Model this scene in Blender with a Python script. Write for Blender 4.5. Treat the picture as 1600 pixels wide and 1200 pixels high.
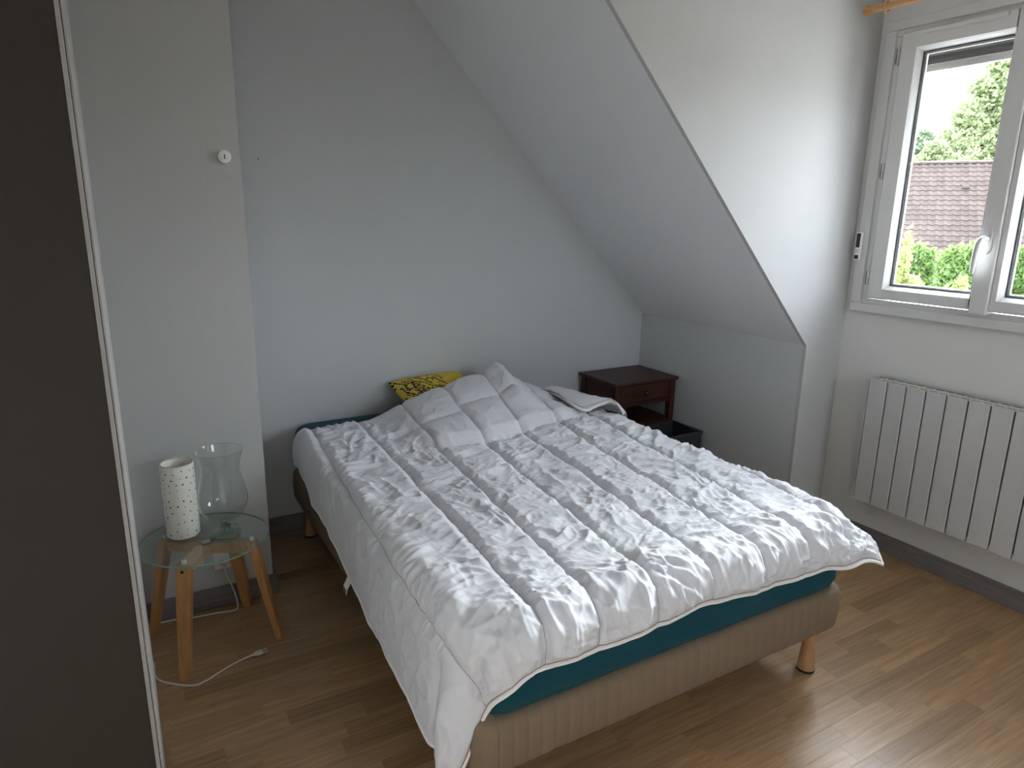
import bpy, bmesh, math, random
import numpy as np
from mathutils import Vector, Matrix

# ------------------------------------------------------------------ clear
for o in list(bpy.data.objects):
    bpy.data.objects.remove(o, do_unlink=True)
scene = bpy.context.scene
COL = scene.collection
PI = math.pi
random.seed(4)

# ------------------------------------------------------------------ camera
YAW, PITCH, ROLL = 0.52295522, 0.24446235, 0.01419599
fw = Vector((math.sin(YAW)*math.cos(PITCH), math.cos(YAW)*math.cos(PITCH), -math.sin(PITCH)))
rt = Vector((math.cos(YAW), -math.sin(YAW), 0.0))
up = rt.cross(fw)
cr, sr = math.cos(ROLL), math.sin(ROLL)
r2 = rt*cr + up*sr
u2 = up*cr - rt*sr
cam_d = bpy.data.cameras.new('camera')
cam = bpy.data.objects.new('camera', cam_d)
COL.objects.link(cam)
cam.matrix_world = Matrix(((r2.x, u2.x, -fw.x, 0.0), (r2.y, u2.y, -fw.y, 0.0), (r2.z, u2.z, -fw.z, 1.5), (0, 0, 0, 1)))
cam_d.sensor_width = 36.0
cam_d.lens = 36.0*1065.7/1600.0
cam_d.clip_start = 0.05
cam_d.clip_end = 500
scene.camera = cam

# ------------------------------------------------------------------ sky and daylight
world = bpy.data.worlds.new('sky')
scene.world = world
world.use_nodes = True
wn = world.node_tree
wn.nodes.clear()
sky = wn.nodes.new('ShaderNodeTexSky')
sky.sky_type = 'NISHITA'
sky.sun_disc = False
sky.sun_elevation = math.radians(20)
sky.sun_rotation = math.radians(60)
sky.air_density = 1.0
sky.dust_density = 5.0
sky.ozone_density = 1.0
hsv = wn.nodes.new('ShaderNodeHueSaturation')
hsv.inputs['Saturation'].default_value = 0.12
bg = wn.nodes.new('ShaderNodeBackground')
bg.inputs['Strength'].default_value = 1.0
wo = wn.nodes.new('ShaderNodeOutputWorld')
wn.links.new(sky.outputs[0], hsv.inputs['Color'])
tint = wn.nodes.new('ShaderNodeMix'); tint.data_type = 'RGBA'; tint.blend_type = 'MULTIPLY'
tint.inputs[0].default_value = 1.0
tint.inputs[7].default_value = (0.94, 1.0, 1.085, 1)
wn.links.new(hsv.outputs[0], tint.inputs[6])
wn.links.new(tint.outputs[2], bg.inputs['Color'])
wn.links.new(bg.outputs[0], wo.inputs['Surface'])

# portal in the window opening: emits nothing, only guides sky sampling
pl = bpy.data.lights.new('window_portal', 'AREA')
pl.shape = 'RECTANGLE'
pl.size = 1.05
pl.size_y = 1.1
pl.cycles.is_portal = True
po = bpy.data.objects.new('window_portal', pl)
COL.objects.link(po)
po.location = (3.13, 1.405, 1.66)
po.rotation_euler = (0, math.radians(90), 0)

pl2 = bpy.data.lights.new('added_window_portal', 'AREA')  # portal for the fill window added behind the viewer
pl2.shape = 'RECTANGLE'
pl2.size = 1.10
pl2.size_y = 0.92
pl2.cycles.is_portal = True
po2 = bpy.data.objects.new('added_window_portal', pl2)
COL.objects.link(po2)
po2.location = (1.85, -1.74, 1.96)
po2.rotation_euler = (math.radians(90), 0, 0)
scene.cycles.max_bounces = 16
scene.cycles.diffuse_bounces = 12
vs = scene.view_settings
vs.view_transform = 'Standard'
vs.look = 'None'
vs.gamma = 1.0
vs.use_curve_mapping = False
vs.exposure = 2.42

# ------------------------------------------------------------------ helpers
def link(o, parent=None):
    COL.objects.link(o)
    if parent is not None:
        o.parent = parent
    return o

def tag(o, label=None, cat=None, group=None, kind=None):
    if label: o['label'] = label
    if cat: o['category'] = cat
    if group: o['group'] = group
    if kind: o['kind'] = kind
    return o

def empty(name, loc=(0, 0, 0)):
    o = bpy.data.objects.new(name, None)
    o.location = loc
    o.empty_display_size = 0.1
    COL.objects.link(o)
    return o

class MB:
    def __init__(self):
        self.v = []; self.f = []
    def add(self, verts, faces):
        b = len(self.v)
        self.v += [tuple(p) for p in verts]
        self.f += [tuple(b+i for i in f) for f in faces]
        return self
    def box(self, x0, x1, y0, y1, z0, z1):
        v = [(x0,y0,z0),(x1,y0,z0),(x1,y1,z0),(x0,y1,z0),(x0,y0,z1),(x1,y0,z1),(x1,y1,z1),(x0,y1,z1)]
        return self.add(v, [(3,2,1,0),(4,5,6,7),(0,1,5,4),(1,2,6,5),(2,3,7,6),(3,0,4,7)])
    def prism(self, pts, axis, a, b):
        """extrude a 2D polygon along an axis ('x','y','z') from a to b"""
        n = len(pts)
        def P(p, t):
            return {'x': (t, p[0], p[1]), 'y': (p[0], t, p[1]), 'z': (p[0], p[1], t)}[axis]
        v = [P(p, a) for p in pts] + [P(p, b) for p in pts]
        f = [tuple(range(n))[::-1], tuple(range(n, 2*n))]
        f += [(i, (i+1) % n, n+(i+1) % n, n+i) for i in range(n)]
        return self.add(v, f)
    def lathe(self, prof, n=32, c=(0, 0, 0), closed=False):
        """revolve (r, z) profile about z"""
        m = len(prof); v = []; f = []
        for i in range(n):
            a = 2*PI*i/n
            for r, z in prof:
                v.append((c[0]+r*math.cos(a), c[1]+r*math.sin(a), c[2]+z))
        for i in range(n):
            j = (i+1) % n
            for k in range(m-1 if not closed else m):
                k2 = (k+1) % m
                f.append((i*m+k, j*m+k, j*m+k2, i*m+k2))
        return self.add(v, f)
    def tube(self, path, rad, n=8, cap=True):
        pts = [Vector(p) for p in path]
        rr = rad if isinstance(rad, (list, tuple)) else [rad]*len(pts)
        v = []; f = []
        prev = None
        for i, p in enumerate(pts):
            t = (pts[min(i+1, len(pts)-1)] - pts[max(i-1, 0)]).normalized()
            if prev is None:
                ref = Vector((0, 0, 1)) if abs(t.z) < 0.9 else Vector((1, 0, 0))
                a = t.cross(ref).normalized()
            else:
                a = (prev - t*prev.dot(t)).normalized()
            prev = a
            b = t.cross(a)
            for k in range(n):
                w = 2*PI*k/n
                v.append(p + a*(rr[i]*math.cos(w)) + b*(rr[i]*math.sin(w)))
        for i in range(len(pts)-1):
            for k in range(n):
                k2 = (k+1) % n
                f.append((i*n+k, i*n+k2, (i+1)*n+k2, (i+1)*n+k))
        if cap:
            f.append(tuple(range(n))[::-1])
            f.append(tuple((len(pts)-1)*n+k for k in range(n)))
        return self.add(v, f)
    def mesh(self, name):
        me = bpy.data.meshes.new(name)
        me.from_pydata(self.v, [], self.f)
        me.validate(); me.update()
        bm = bmesh.new(); bm.from_mesh(me)
        bmesh.ops.recalc_face_normals(bm, faces=bm.faces)
        bm.to_mesh(me); bm.free()
        return me
    def build(self, name, material, parent=None, smooth=False, bevel=0.0, seg=2):
        me = self.mesh(name)
        if bevel > 0:
            bm = bmesh.new(); bm.from_mesh(me)
            bmesh.ops.bevel(bm, geom=[e for e in bm.edges if len(e.link_faces) == 2 and e.calc_face_angle(0) > 0.5],
                            offset=bevel, segments=seg, profile=0.5, affect='EDGES')
            bm.to_mesh(me); bm.free()
        me.materials.append(material)
        if smooth:
            smooth_mesh(me)
        o = bpy.data.objects.new(name, me)
        return link(o, parent)

def smooth_mesh(me, angle=40):
    me.polygons.foreach_set('use_smooth', [True]*len(me.polygons))
    bm = bmesh.new(); bm.from_mesh(me)
    lim = math.radians(angle)
    for e in bm.edges:
        if len(e.link_faces) == 2 and e.calc_face_angle(0) > lim:
            e.smooth = False
    bm.to_mesh(me); bm.free()

def grid_mesh(name, P, material, parent=None, closed_u=False, attr=None):
    """P: (n, m, 3) array -> smooth quad grid"""
    n, m = P.shape[:2]
    idx = np.arange(n*m).reshape(n, m)
    if closed_u:
        idx = np.vstack([idx, idx[:1]])
    q = np.stack([idx[:-1, :-1], idx[1:, :-1], idx[1:, 1:], idx[:-1, 1:]], -1).reshape(-1, 4)
    me = bpy.data.meshes.new(name)
    me.vertices.add(n*m)
    me.vertices.foreach_set('co', P.reshape(-1).astype(np.float32))
    me.loops.add(q.size)
    me.loops.foreach_set('vertex_index', q.reshape(-1).astype(np.int32))
    me.polygons.add(len(q))
    me.polygons.foreach_set('loop_start', (np.arange(len(q))*4).astype(np.int32))
    me.update(calc_edges=True)
    me.validate()
    me.polygons.foreach_set('use_smooth', np.ones(len(me.polygons), dtype=bool))
    me.materials.append(material)
    o = bpy.data.objects.new(name, me)
    return link(o, parent)

# --- vectorised gradient noise
def pnoise(x, y, seed=0):
    rs = np.random.RandomState(seed)
    perm = rs.permutation(256)
    ang = rs.rand(256)*2*np.pi
    gx, gy = np.cos(ang), np.sin(ang)
    xi = np.floor(x).astype(int); yi = np.floor(y).astype(int)
    xf = x-xi; yf = y-yi
    def g(ix, iy, dx, dy):
        h = perm[(perm[ix & 255]+iy) & 255]
        return gx[h]*dx+gy[h]*dy
    u = xf**3*(xf*(xf*6-15)+10); v = yf**3*(yf*(yf*6-15)+10)
    a = g(xi, yi, xf, yf); b = g(xi+1, yi, xf-1, yf)
    c = g(xi, yi+1, xf, yf-1); d = g(xi+1, yi+1, xf-1, yf-1)
    return (a+(b-a)*u)*(1-v)+(c+(d-c)*u)*v
def sstep(a, b, x):
    t = np.clip((x-a)/(b-a), 0, 1)
    return t*t*(3-2*t)

# ------------------------------------------------------------------ materials
def new_mat(name):
    m = bpy.data.materials.new(name)
    m.use_nodes = True
    return m, m.node_tree, m.node_tree.nodes['Principled BSDF']

def mat(name, col, rough=0.6, metal=0.0, spec=0.5, var=0.05, scale=8.0, bump=0.0, bscale=60.0, sheen=0.0, coat=0.0):
    m, nt, p = new_mat(name)
    p.inputs['Roughness'].default_value = rough
    p.inputs['Metallic'].default_value = metal
    p.inputs['Specular IOR Level'].default_value = spec
    if sheen: p.inputs['Sheen Weight'].default_value = sheen
    if coat:
        p.inputs['Coat Weight'].default_value = coat
        p.inputs['Coat Roughness'].default_value = 0.15
    tc = nt.nodes.new('ShaderNodeTexCoord')
    no = nt.nodes.new('ShaderNodeTexNoise')
    no.inputs['Scale'].default_value = scale
    no.inputs['Detail'].default_value = 5
    nt.links.new(tc.outputs['Object'], no.inputs['Vector'])
    mx = nt.nodes.new('ShaderNodeMix'); mx.data_type = 'RGBA'
    mx.inputs[6].default_value = (*[c*(1-var) for c in col], 1)
    mx.inputs[7].default_value = (*[min(1, c*(1+var)) for c in col], 1)
    nt.links.new(no.outputs['Fac'], mx.inputs[0])
    nt.links.new(mx.outputs[2], p.inputs['Base Color'])
    if bump:
        n2 = nt.nodes.new('ShaderNodeTexNoise')
        n2.inputs['Scale'].default_value = bscale
        n2.inputs['Detail'].default_value = 4
        nt.links.new(tc.outputs['Object'], n2.inputs['Vector'])
        bp = nt.nodes.new('ShaderNodeBump')
        bp.inputs['Strength'].default_value = bump
        bp.inputs['Distance'].default_value = 0.002
        nt.links.new(n2.outputs['Fac'], bp.inputs['Height'])
        nt.links.new(bp.outputs[0], p.inputs['Normal'])
    return m

def wood_mat(name, dark, light, scale=(3, 40, 40), rough=0.45, coat=0.0, tone_attr=False, space='Object', spec=0.5):
    m, nt, p = new_mat(name)
    p.inputs['Roughness'].default_value = rough
    p.inputs['Specular IOR Level'].default_value = spec
    if coat:
        p.inputs['Coat Weight'].default_value = coat
        p.inputs['Coat Roughness'].default_value = 0.2
    tc = nt.nodes.new('ShaderNodeTexCoord')
    if space == 'World':
        geo = nt.nodes.new('ShaderNodeNewGeometry'); src = geo.outputs['Position']
    else:
        src = tc.outputs['Object']
    mp = nt.nodes.new('ShaderNodeMapping')
    mp.inputs['Scale'].default_value = scale
    nt.links.new(src, mp.inputs['Vector'])
    no = nt.nodes.new('ShaderNodeTexNoise')
    no.inputs['Scale'].default_value = 1.0
    no.inputs['Detail'].default_value = 8
    no.inputs['Roughness'].default_value = 0.6
    no.inputs['Distortion'].default_value = 0.8
    nt.links.new(mp.outputs[0], no.inputs['Vector'])
    rp = nt.nodes.new('ShaderNodeValToRGB')
    rp.color_ramp.elements[0].position = 0.3
    rp.color_ramp.elements[0].color = (*dark, 1)
    rp.color_ramp.elements[1].position = 0.7
    rp.color_ramp.elements[1].color = (*light, 1)
    nt.links.new(no.outputs['Fac'], rp.inputs['Fac'])
    out = rp.outputs['Color']
    if tone_attr:
        at = nt.nodes.new('ShaderNodeAttribute'); at.attribute_name = 'tone'
        ml = nt.nodes.new('ShaderNodeMix'); ml.data_type = 'RGBA'; ml.blend_type = 'MULTIPLY'
        ml.inputs[0].default_value = 1.0
        nt.links.new(out, ml.inputs[6]); nt.links.new(at.outputs['Color'], ml.inputs[7])
        out = ml.outputs[2]
        # shift the grain from strip to strip
        sh = nt.nodes.new('ShaderNodeVectorMath'); sh.operation = 'MULTIPLY_ADD'
        sh.inputs[1].default_value = (37.0, 53.0, 0)
        nt.links.new(at.outputs['Color'], sh.inputs[0]); nt.links.new(mp.outputs[0], sh.inputs[2])
        nt.links.new(sh.outputs[0], no.inputs['Vector'])
    nt.links.new(out, p.inputs['Base Color'])
    return m

def thin_glass(name, tint, refl=1.0):
    """thin clear glass: tinted see-through plus fresnel gloss"""
    m = bpy.data.materials.new(name); m.use_nodes = True
    nt = m.node_tree; nt.nodes.clear()
    tr = nt.nodes.new('ShaderNodeBsdfTransparent'); tr.inputs['Color'].default_value = (*tint, 1)
    gl = nt.nodes.new('ShaderNodeBsdfGlossy'); gl.inputs['Roughness'].default_value = 0.02
    gl.inputs['Color'].default_value = (1, 1, 1, 1)
    fr = nt.nodes.new('ShaderNodeLayerWeight'); fr.inputs['Blend'].default_value = 0.5
    pw = nt.nodes.new('ShaderNodeMath'); pw.operation = 'POWER'; pw.inputs[1].default_value = 4.0
    nt.links.new(fr.outputs['Facing'], pw.inputs[0])
    mu = nt.nodes.new('ShaderNodeMath'); mu.operation = 'MULTIPLY_ADD'; mu.inputs[1].default_value = 0.55*refl; mu.inputs[2].default_value = 0.035*refl
    mx = nt.nodes.new('ShaderNodeMixShader'); out = nt.nodes.new('ShaderNodeOutputMaterial')
    nt.links.new(pw.outputs[0], mu.inputs[0]); nt.links.new(mu.outputs[0], mx.inputs[0])
    nt.links.new(tr.outputs[0], mx.inputs[1]); nt.links.new(gl.outputs[0], mx.inputs[2])
    nt.links.new(mx.outputs[0], out.inputs['Surface'])
    return m

M = {}
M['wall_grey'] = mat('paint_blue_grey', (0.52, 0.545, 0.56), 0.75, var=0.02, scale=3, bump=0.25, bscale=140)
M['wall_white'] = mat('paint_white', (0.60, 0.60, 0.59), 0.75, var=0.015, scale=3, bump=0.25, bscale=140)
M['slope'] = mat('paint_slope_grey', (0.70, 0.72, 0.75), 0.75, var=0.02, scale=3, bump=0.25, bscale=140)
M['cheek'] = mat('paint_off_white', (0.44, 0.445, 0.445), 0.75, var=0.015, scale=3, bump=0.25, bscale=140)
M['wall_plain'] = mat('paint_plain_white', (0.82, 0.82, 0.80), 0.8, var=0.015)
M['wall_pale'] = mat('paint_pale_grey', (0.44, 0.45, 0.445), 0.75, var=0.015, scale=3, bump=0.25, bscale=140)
M['ceiling'] = mat('ceiling_white', (0.80, 0.80, 0.79), 0.8, var=0.01)
M['base'] = wood_mat('baseboard_grey_wood', (0.13, 0.115, 0.115), (0.20, 0.18, 0.18), (4, 4, 60), 0.5)
M['floor'] = wood_mat('laminate_beech', (0.265, 0.158, 0.075), (0.43, 0.28, 0.152), (4, 70, 5), 0.36, tone_attr=True, space='World', spec=0.5)
M['pvc'] = mat('white_pvc', (0.58, 0.58, 0.58), 0.3, var=0.01, spec=0.5)
M['gasket'] = mat('dark_gasket', (0.06, 0.065, 0.07), 0.6)
M['glass'] = thin_glass('window_glass', (0.97, 0.98, 0.975))
M['tableglass'] = thin_glass('table_glass', (0.90, 0.945, 0.93))
M['glassedge'] = mat('green_glass_edge', (0.20, 0.33, 0.29), 0.2, var=0.02)
M['vaseglass'] = thin_glass('vase_glass', (0.89, 0.915, 0.90), 1.3)
M['vasegreen'] = thin_glass('vase_green_glass', (0.70, 0.86, 0.80), 2.2)
M['shutter'] = mat('brown_shutter', (0.016, 0.012, 0.012), 0.5, var=0.1)
M['alu'] = mat('pale_aluminium', (0.55, 0.54, 0.52), 0.4, var=0.04)
M['bar'] = mat('beige_bottom_bar', (0.16, 0.15, 0.14), 0.5, var=0.04)
M['rodwood'] = wood_mat('honey_pine', (0.42, 0.22, 0.085), (0.56, 0.32, 0.14), (60, 4, 60), 0.4)
M['rad'] = mat('radiator_white', (0.50, 0.50, 0.505), 0.4, var=0.01)
M['radtop'] = mat('radiator_cream_top', (0.58, 0.56, 0.51), 0.45, var=0.02)
M['black'] = mat('dark_slot', (0.012, 0.012, 0.013), 0.7)
M['duvet'] = mat('white_cotton', (0.62, 0.63, 0.665), 0.85, var=0.02, scale=5, bump=0.12, bscale=260, sheen=0.1, spec=0.2)
M['hem'] = mat('white_piping', (0.80, 0.78, 0.76), 0.8, var=0.04, bump=0.3, bscale=300)
M['thread'] = mat('brown_thread', (0.16, 0.10, 0.085), 0.8)
M['teal'] = mat('teal_jersey', (0.004, 0.058, 0.080), 0.85, var=0.1, scale=6, bump=0.15, bscale=200, sheen=0.05, spec=0.2)
M['ticking'] = mat('cream_ticking', (0.20, 0.15, 0.104), 0.85, var=0.05, scale=20, bump=0.3, bscale=400, spec=0.2)
M['legwood'] = wood_mat('beech_leg', (0.34, 0.18, 0.08), (0.46, 0.27, 0.13), (30, 30, 5), 0.35)
M['tablewood'] = wood_mat('pine_table', (0.36, 0.17, 0.06), (0.52, 0.28, 0.115), (55, 55, 5), 0.42)
M['cherry'] = wood_mat('dark_cherry', (0.034, 0.0105, 0.0075), (0.068, 0.022, 0.015), (6, 40, 40), 0.42, spec=0.3)
M['knob'] = mat('dark_brass', (0.06, 0.04, 0.03), 0.35, metal=0.6)
M['wardrobe'] = mat('taupe_laminate', (0.030, 0.024, 0.019), 0.6, spec=0.2, var=0.05, scale=30, bump=0.1, bscale=300)
M['wardrobe_edge'] = mat('white_edge_band', (0.24, 0.23, 0.22), 0.45, var=0.02)
M['ceramic'] = mat('white_ceramic', (0.78, 0.77, 0.71), 0.35, var=0.04, bump=0.1, bscale=30)
M['ceramic_rim'] = mat('bare_ceramic_rim', (0.52, 0.46, 0.36), 0.7, var=0.06)
M['dot'] = mat('black_dot', (0.02, 0.018, 0.015), 0.6)
M['metal'] = mat('brushed_steel', (0.6, 0.6, 0.6), 0.3, metal=0.9)
M['cord'] = mat('white_cable', (0.62, 0.58, 0.52), 0.5, var=0.05)
M['basket'] = mat('dark_plastic', (0.035, 0.035, 0.04), 0.4, var=0.1)
M['white_plastic'] = mat('white_plastic', (0.78, 0.77, 0.75), 0.4, var=0.02)
M['screen'] = mat('dark_display', (0.012, 0.015, 0.025), 0.15)
M['tag'] = mat('white_label', (0.78, 0.78, 0.77), 0.7)
M['tagprint'] = mat('grey_print', (0.12, 0.12, 0.12), 0.7)

# ================================================================== ROOM SHELL
XW = 2.962      # inner face of window wall
XK = 2.711      # knee wall
YB = 3.151      # back wall
YP = 2.62       # pillar wall
YD = 2.0        # dormer cheek
ZC = 2.52
XL = -0.66
YF = -1.6
def struct(name, mb, m, **k):
    o = mb.build(name, m, **k); o['kind'] = 'structure'; return o

# floor: sub-floor slab plus separate laminate strips
floor = struct('floor', MB().box(XL, XW, YF, YB, -0.16, -0.012), M['base'])
struct('ceiling', MB().box(XL-0.15, XW+0.2, YF-0.15, YB+0.15, ZC, ZC+0.15), M['ceiling'])
struct('wall_back', MB().box(XL-0.15, XW+0.2, YB, YB+0.15, -0.16, ZC), M['wall_grey'])
struct('wall_left', MB().box(XL-0.15, XL, YF, YB, -0.16, ZC), M['wall_plain'])
V0, V1, V2, V3 = 1.3, 2.4, 1.50, 2.42      # added window, unseen behind the viewer, to brighten the back wall
wf = MB()
wf.box(XL-0.15, XW+0.2, YF-0.15, YF, -0.16, V2); wf.box(XL-0.15, XW+0.2, YF-0.15, YF, V3, ZC)
wf.box(XL-0.15, V0, YF-0.15, YF, V2, V3); wf.box(V1, XW+0.2, YF-0.15, YF, V2, V3)
struct('wall_front', wf, M['wall_plain'])
w2 = empty('added_fill_window', ((V0+V1)/2, YF, V2)); w2['kind'] = 'structure'
mb = MB()
for (xa, xb, za, zb) in ((V0+.001, V1-.001, V2+.001, V2+.07), (V0+.001, V1-.001, V3-.07, V3-.001), (V0+.001, V0+.07, V2+.0701, V3-.0701), (V1-.07, V1-.001, V2+.0701, V3-.0701), (1.80, 1.90, V2+.0701, V3-.0701)):
    mb.box(xa, xb, YF-0.07, YF-0.02, za, zb)
mb.v = [(p[0]-w2.location.x, p[1]-w2.location.y, p[2]-w2.location.z) for p in mb.v]
mb.build('frame', M['pvc'], w2, bevel=0.003)
for xa, xb in ((V0+.07, 1.80), (1.90, V1-.07)):
    mb = MB().box(xa, xb, YF-0.048, YF-0.044, V2+.07, V3-.07)
    mb.v = [(p[0]-w2.location.x, p[1]-w2.location.y, p[2]-w2.location.z) for p in mb.v]
    mb.build('pane', M['glass'], w2)
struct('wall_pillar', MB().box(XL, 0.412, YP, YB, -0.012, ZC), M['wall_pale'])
struct('wall_knee', MB().box(XK, XK+0.12, YD+0.02, YB, -0.012, 0.93), M['wall_grey'])
# sloped ceiling slab (45.9 degrees)
zt = ZC; xt = XK-(zt-0.93)/1.04
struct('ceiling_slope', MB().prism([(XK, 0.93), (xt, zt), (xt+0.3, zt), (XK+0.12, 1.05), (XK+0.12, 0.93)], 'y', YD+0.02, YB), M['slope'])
# dormer cheek: white wall standing above the slope and beside the window
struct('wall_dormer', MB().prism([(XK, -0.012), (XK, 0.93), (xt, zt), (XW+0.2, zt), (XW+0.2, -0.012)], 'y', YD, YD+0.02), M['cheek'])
# window wall with opening
WY0, WY1, WZ0, WZ1 = 0.90, 1.92, 1.12, 2.27
wr = MB()
wr.box(XW, XW+0.2, YF, YD, -0.16, WZ0)
wr.box(XW, XW+0.2, YF, YD, WZ1, ZC)
wr.box(XW, XW+0.2, YF, WY0, WZ0, WZ1)
wr.box(XW, XW+0.2, WY1, YD, WZ0, WZ1)
struct('wall_right', wr, M['wall_white'])
# baseboards
def baseboard(name, x0, x1, y0, y1, h=0.083):
    struct(name, MB().box(x0, x1, y0, y1, 0.0, h), M['base'], bevel=0.003, seg=2)
baseboard('baseboard_pillar', XL+0.001, 0.427, YP-0.014, YP-0.0005)
baseboard('baseboard_pillar_side', 0.4125, 0.427, YP+0.0005, YB-0.001)
baseboard('baseboard_back', 0.428, XK-0.001, YB-0.014, YB-0.0005)
baseboard('baseboard_knee', XK-0.014, XK-0.0005, YD+0.0, YB-0.015)
baseboard('baseboard_right', XW-0.014, XW-0.0005, YF+0.001, YD-0.001)

# laminate strips: each strip seen in the photograph is an object of its own
STRIP_W = 0.066
strips = []
rs = random.Random(11)
y = YF; row = 0
while y < YB-0.002:
    w = min(STRIP_W, YB-y)
    x = XL - rs.uniform(0, 0.4)
    while x < XW:
        L = rs.choice([0.24, 0.32, 0.40, 0.48])
        strips.append((max(x, XL), min(x+L, XW), y, y+w, rs.randrange(7)))
        x += L
    y += STRIP_W; row += 1
tones = [(0.78, 0.75, 0.72), (0.90, 0.88, 0.86), (1.0, 1.0, 1.0), (1.07, 1.07, 1.06), (0.97, 0.98, 0.99), (1.04, 1.01, 0.95), (0.94, 0.92, 0.90)]
def seen(s):
    # inside the frame and not under the bed / behind the pillar
    cx, cy = (s[0]+s[1])/2, (s[2]+s[3])/2
    if 0.66 < cx < 1.9 and cy > 1.28: return False
    if cx > 1.9 and cy > 1.75: return False
    if cx < 0.43 and cy > 2.62: return False
    if cx < -0.15: return False
    d = Vector((cx, cy, -1.5))
    z = d.dot(fw)
    if z < 0.1: return False
    uu = 800+1065.7*d.dot(r2)/z; vv = 600-1065.7*d.dot(u2)/z
    return 150 < uu < 1690 and vv < 1300
def tone_mesh(name, boxes):
    mb = MB(); cols = []
    for (x0, x1, y0, y1, z0, z1, t) in boxes:
        g = 0.0001; b = 0.0004
        v = [(x0+g, y0+g, z0), (x1-g, y0+g, z0), (x1-g, y1-g, z0), (x0+g, y1-g, z0),
             (x0+g, y0+g, z1-b*0.5), (x1-g, y0+g, z1-b*0.5), (x1-g, y1-g, z1-b*0.5), (x0+g, y1-g, z1-b*0.5),
             (x0+g+b, y0+g+b, z1), (x1-g-b, y0+g+b, z1), (x1-g-b, y1-g-b, z1), (x0+g+b, y1-g-b, z1)]
        mb.add(v, [(0,1,5,4),(1,2,6,5),(2,3,7,6),(3,0,4,7),(4,5,9,8),(5,6,10,9),(6,7,11,10),(7,4,8,11),(8,9,10,11)])
        cols += [(*tones[t], 1)]*12
    me = mb.mesh(name)
    a = me.color_attributes.new('tone', 'FLOAT_COLOR', 'POINT')
    a.data.foreach_set('color', np.array(cols, dtype=np.float32).reshape(-1))
    me.materials.append(M['floor'])
    return me
vis = [s for s in strips if seen(s)]
vis.sort(key=lambda s: ((s[0]+s[1])/2)**2+((s[2]+s[3])/2)**2)
near = vis[:300]
nearset = set(map(id, near))
cache = {}
for s in near:
    key = (round(s[1]-s[0], 4), round(s[3]-s[2], 4), s[4])
    if key not in cache:
        cache[key] = tone_mesh('floor_strip', [(-key[0]/2, key[0]/2, -key[1]/2, key[1]/2, -0.0119, 0.0, s[4])])
    o = bpy.data.objects.new('floor_strip', cache[key])
    o.location = ((s[0]+s[1])/2, (s[2]+s[3])/2, 0)
    link(o, floor)
rest = [(s[0], s[1], s[2], s[3], -0.0119, 0.0, s[4]) for s in strips if id(s) not in nearset]
o = bpy.data.objects.new('floor_strips_beyond', tone_mesh('floor_strips_beyond', rest)); link(o, floor); o['kind'] = 'stuff'

# ================================================================== WINDOW
win = empty('window_1', (XW, 1.405, WZ0)); win['kind'] = 'structure'
def rel(mb, root):
    L = root.location
    mb.v = [(p[0]-L.x, p[1]-L.y, p[2]-L.z) for p in mb.v]
    return mb
def ring_yz(mb, x0, x1, yo0, yo1, zo0, zo1, yi0, yi1, zi0, zi1):
    """rectangular frame in the yz plane"""
    mb.box(x0, x1, yo0, yo1, zo0, zi0); mb.box(x0, x1, yo0, yo1, zi1, zo1)
    mb.box(x0, x1, yo0, yi0, zi0, zi1); mb.box(x0, x1, yi1, yo1, zi0, zi1)
    return mb
MID = 1.405
CY0, CY1 = 0.845, 1.965
# casing that laps over the wall
rel(ring_yz(MB(), 2.935, XW-0.0005, CY0, CY1, 1.088, 2.305, CY0+0.05, CY1-0.05, 1.128, 2.265), win).build('casing', M['pvc'], win, bevel=0.004)
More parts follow.
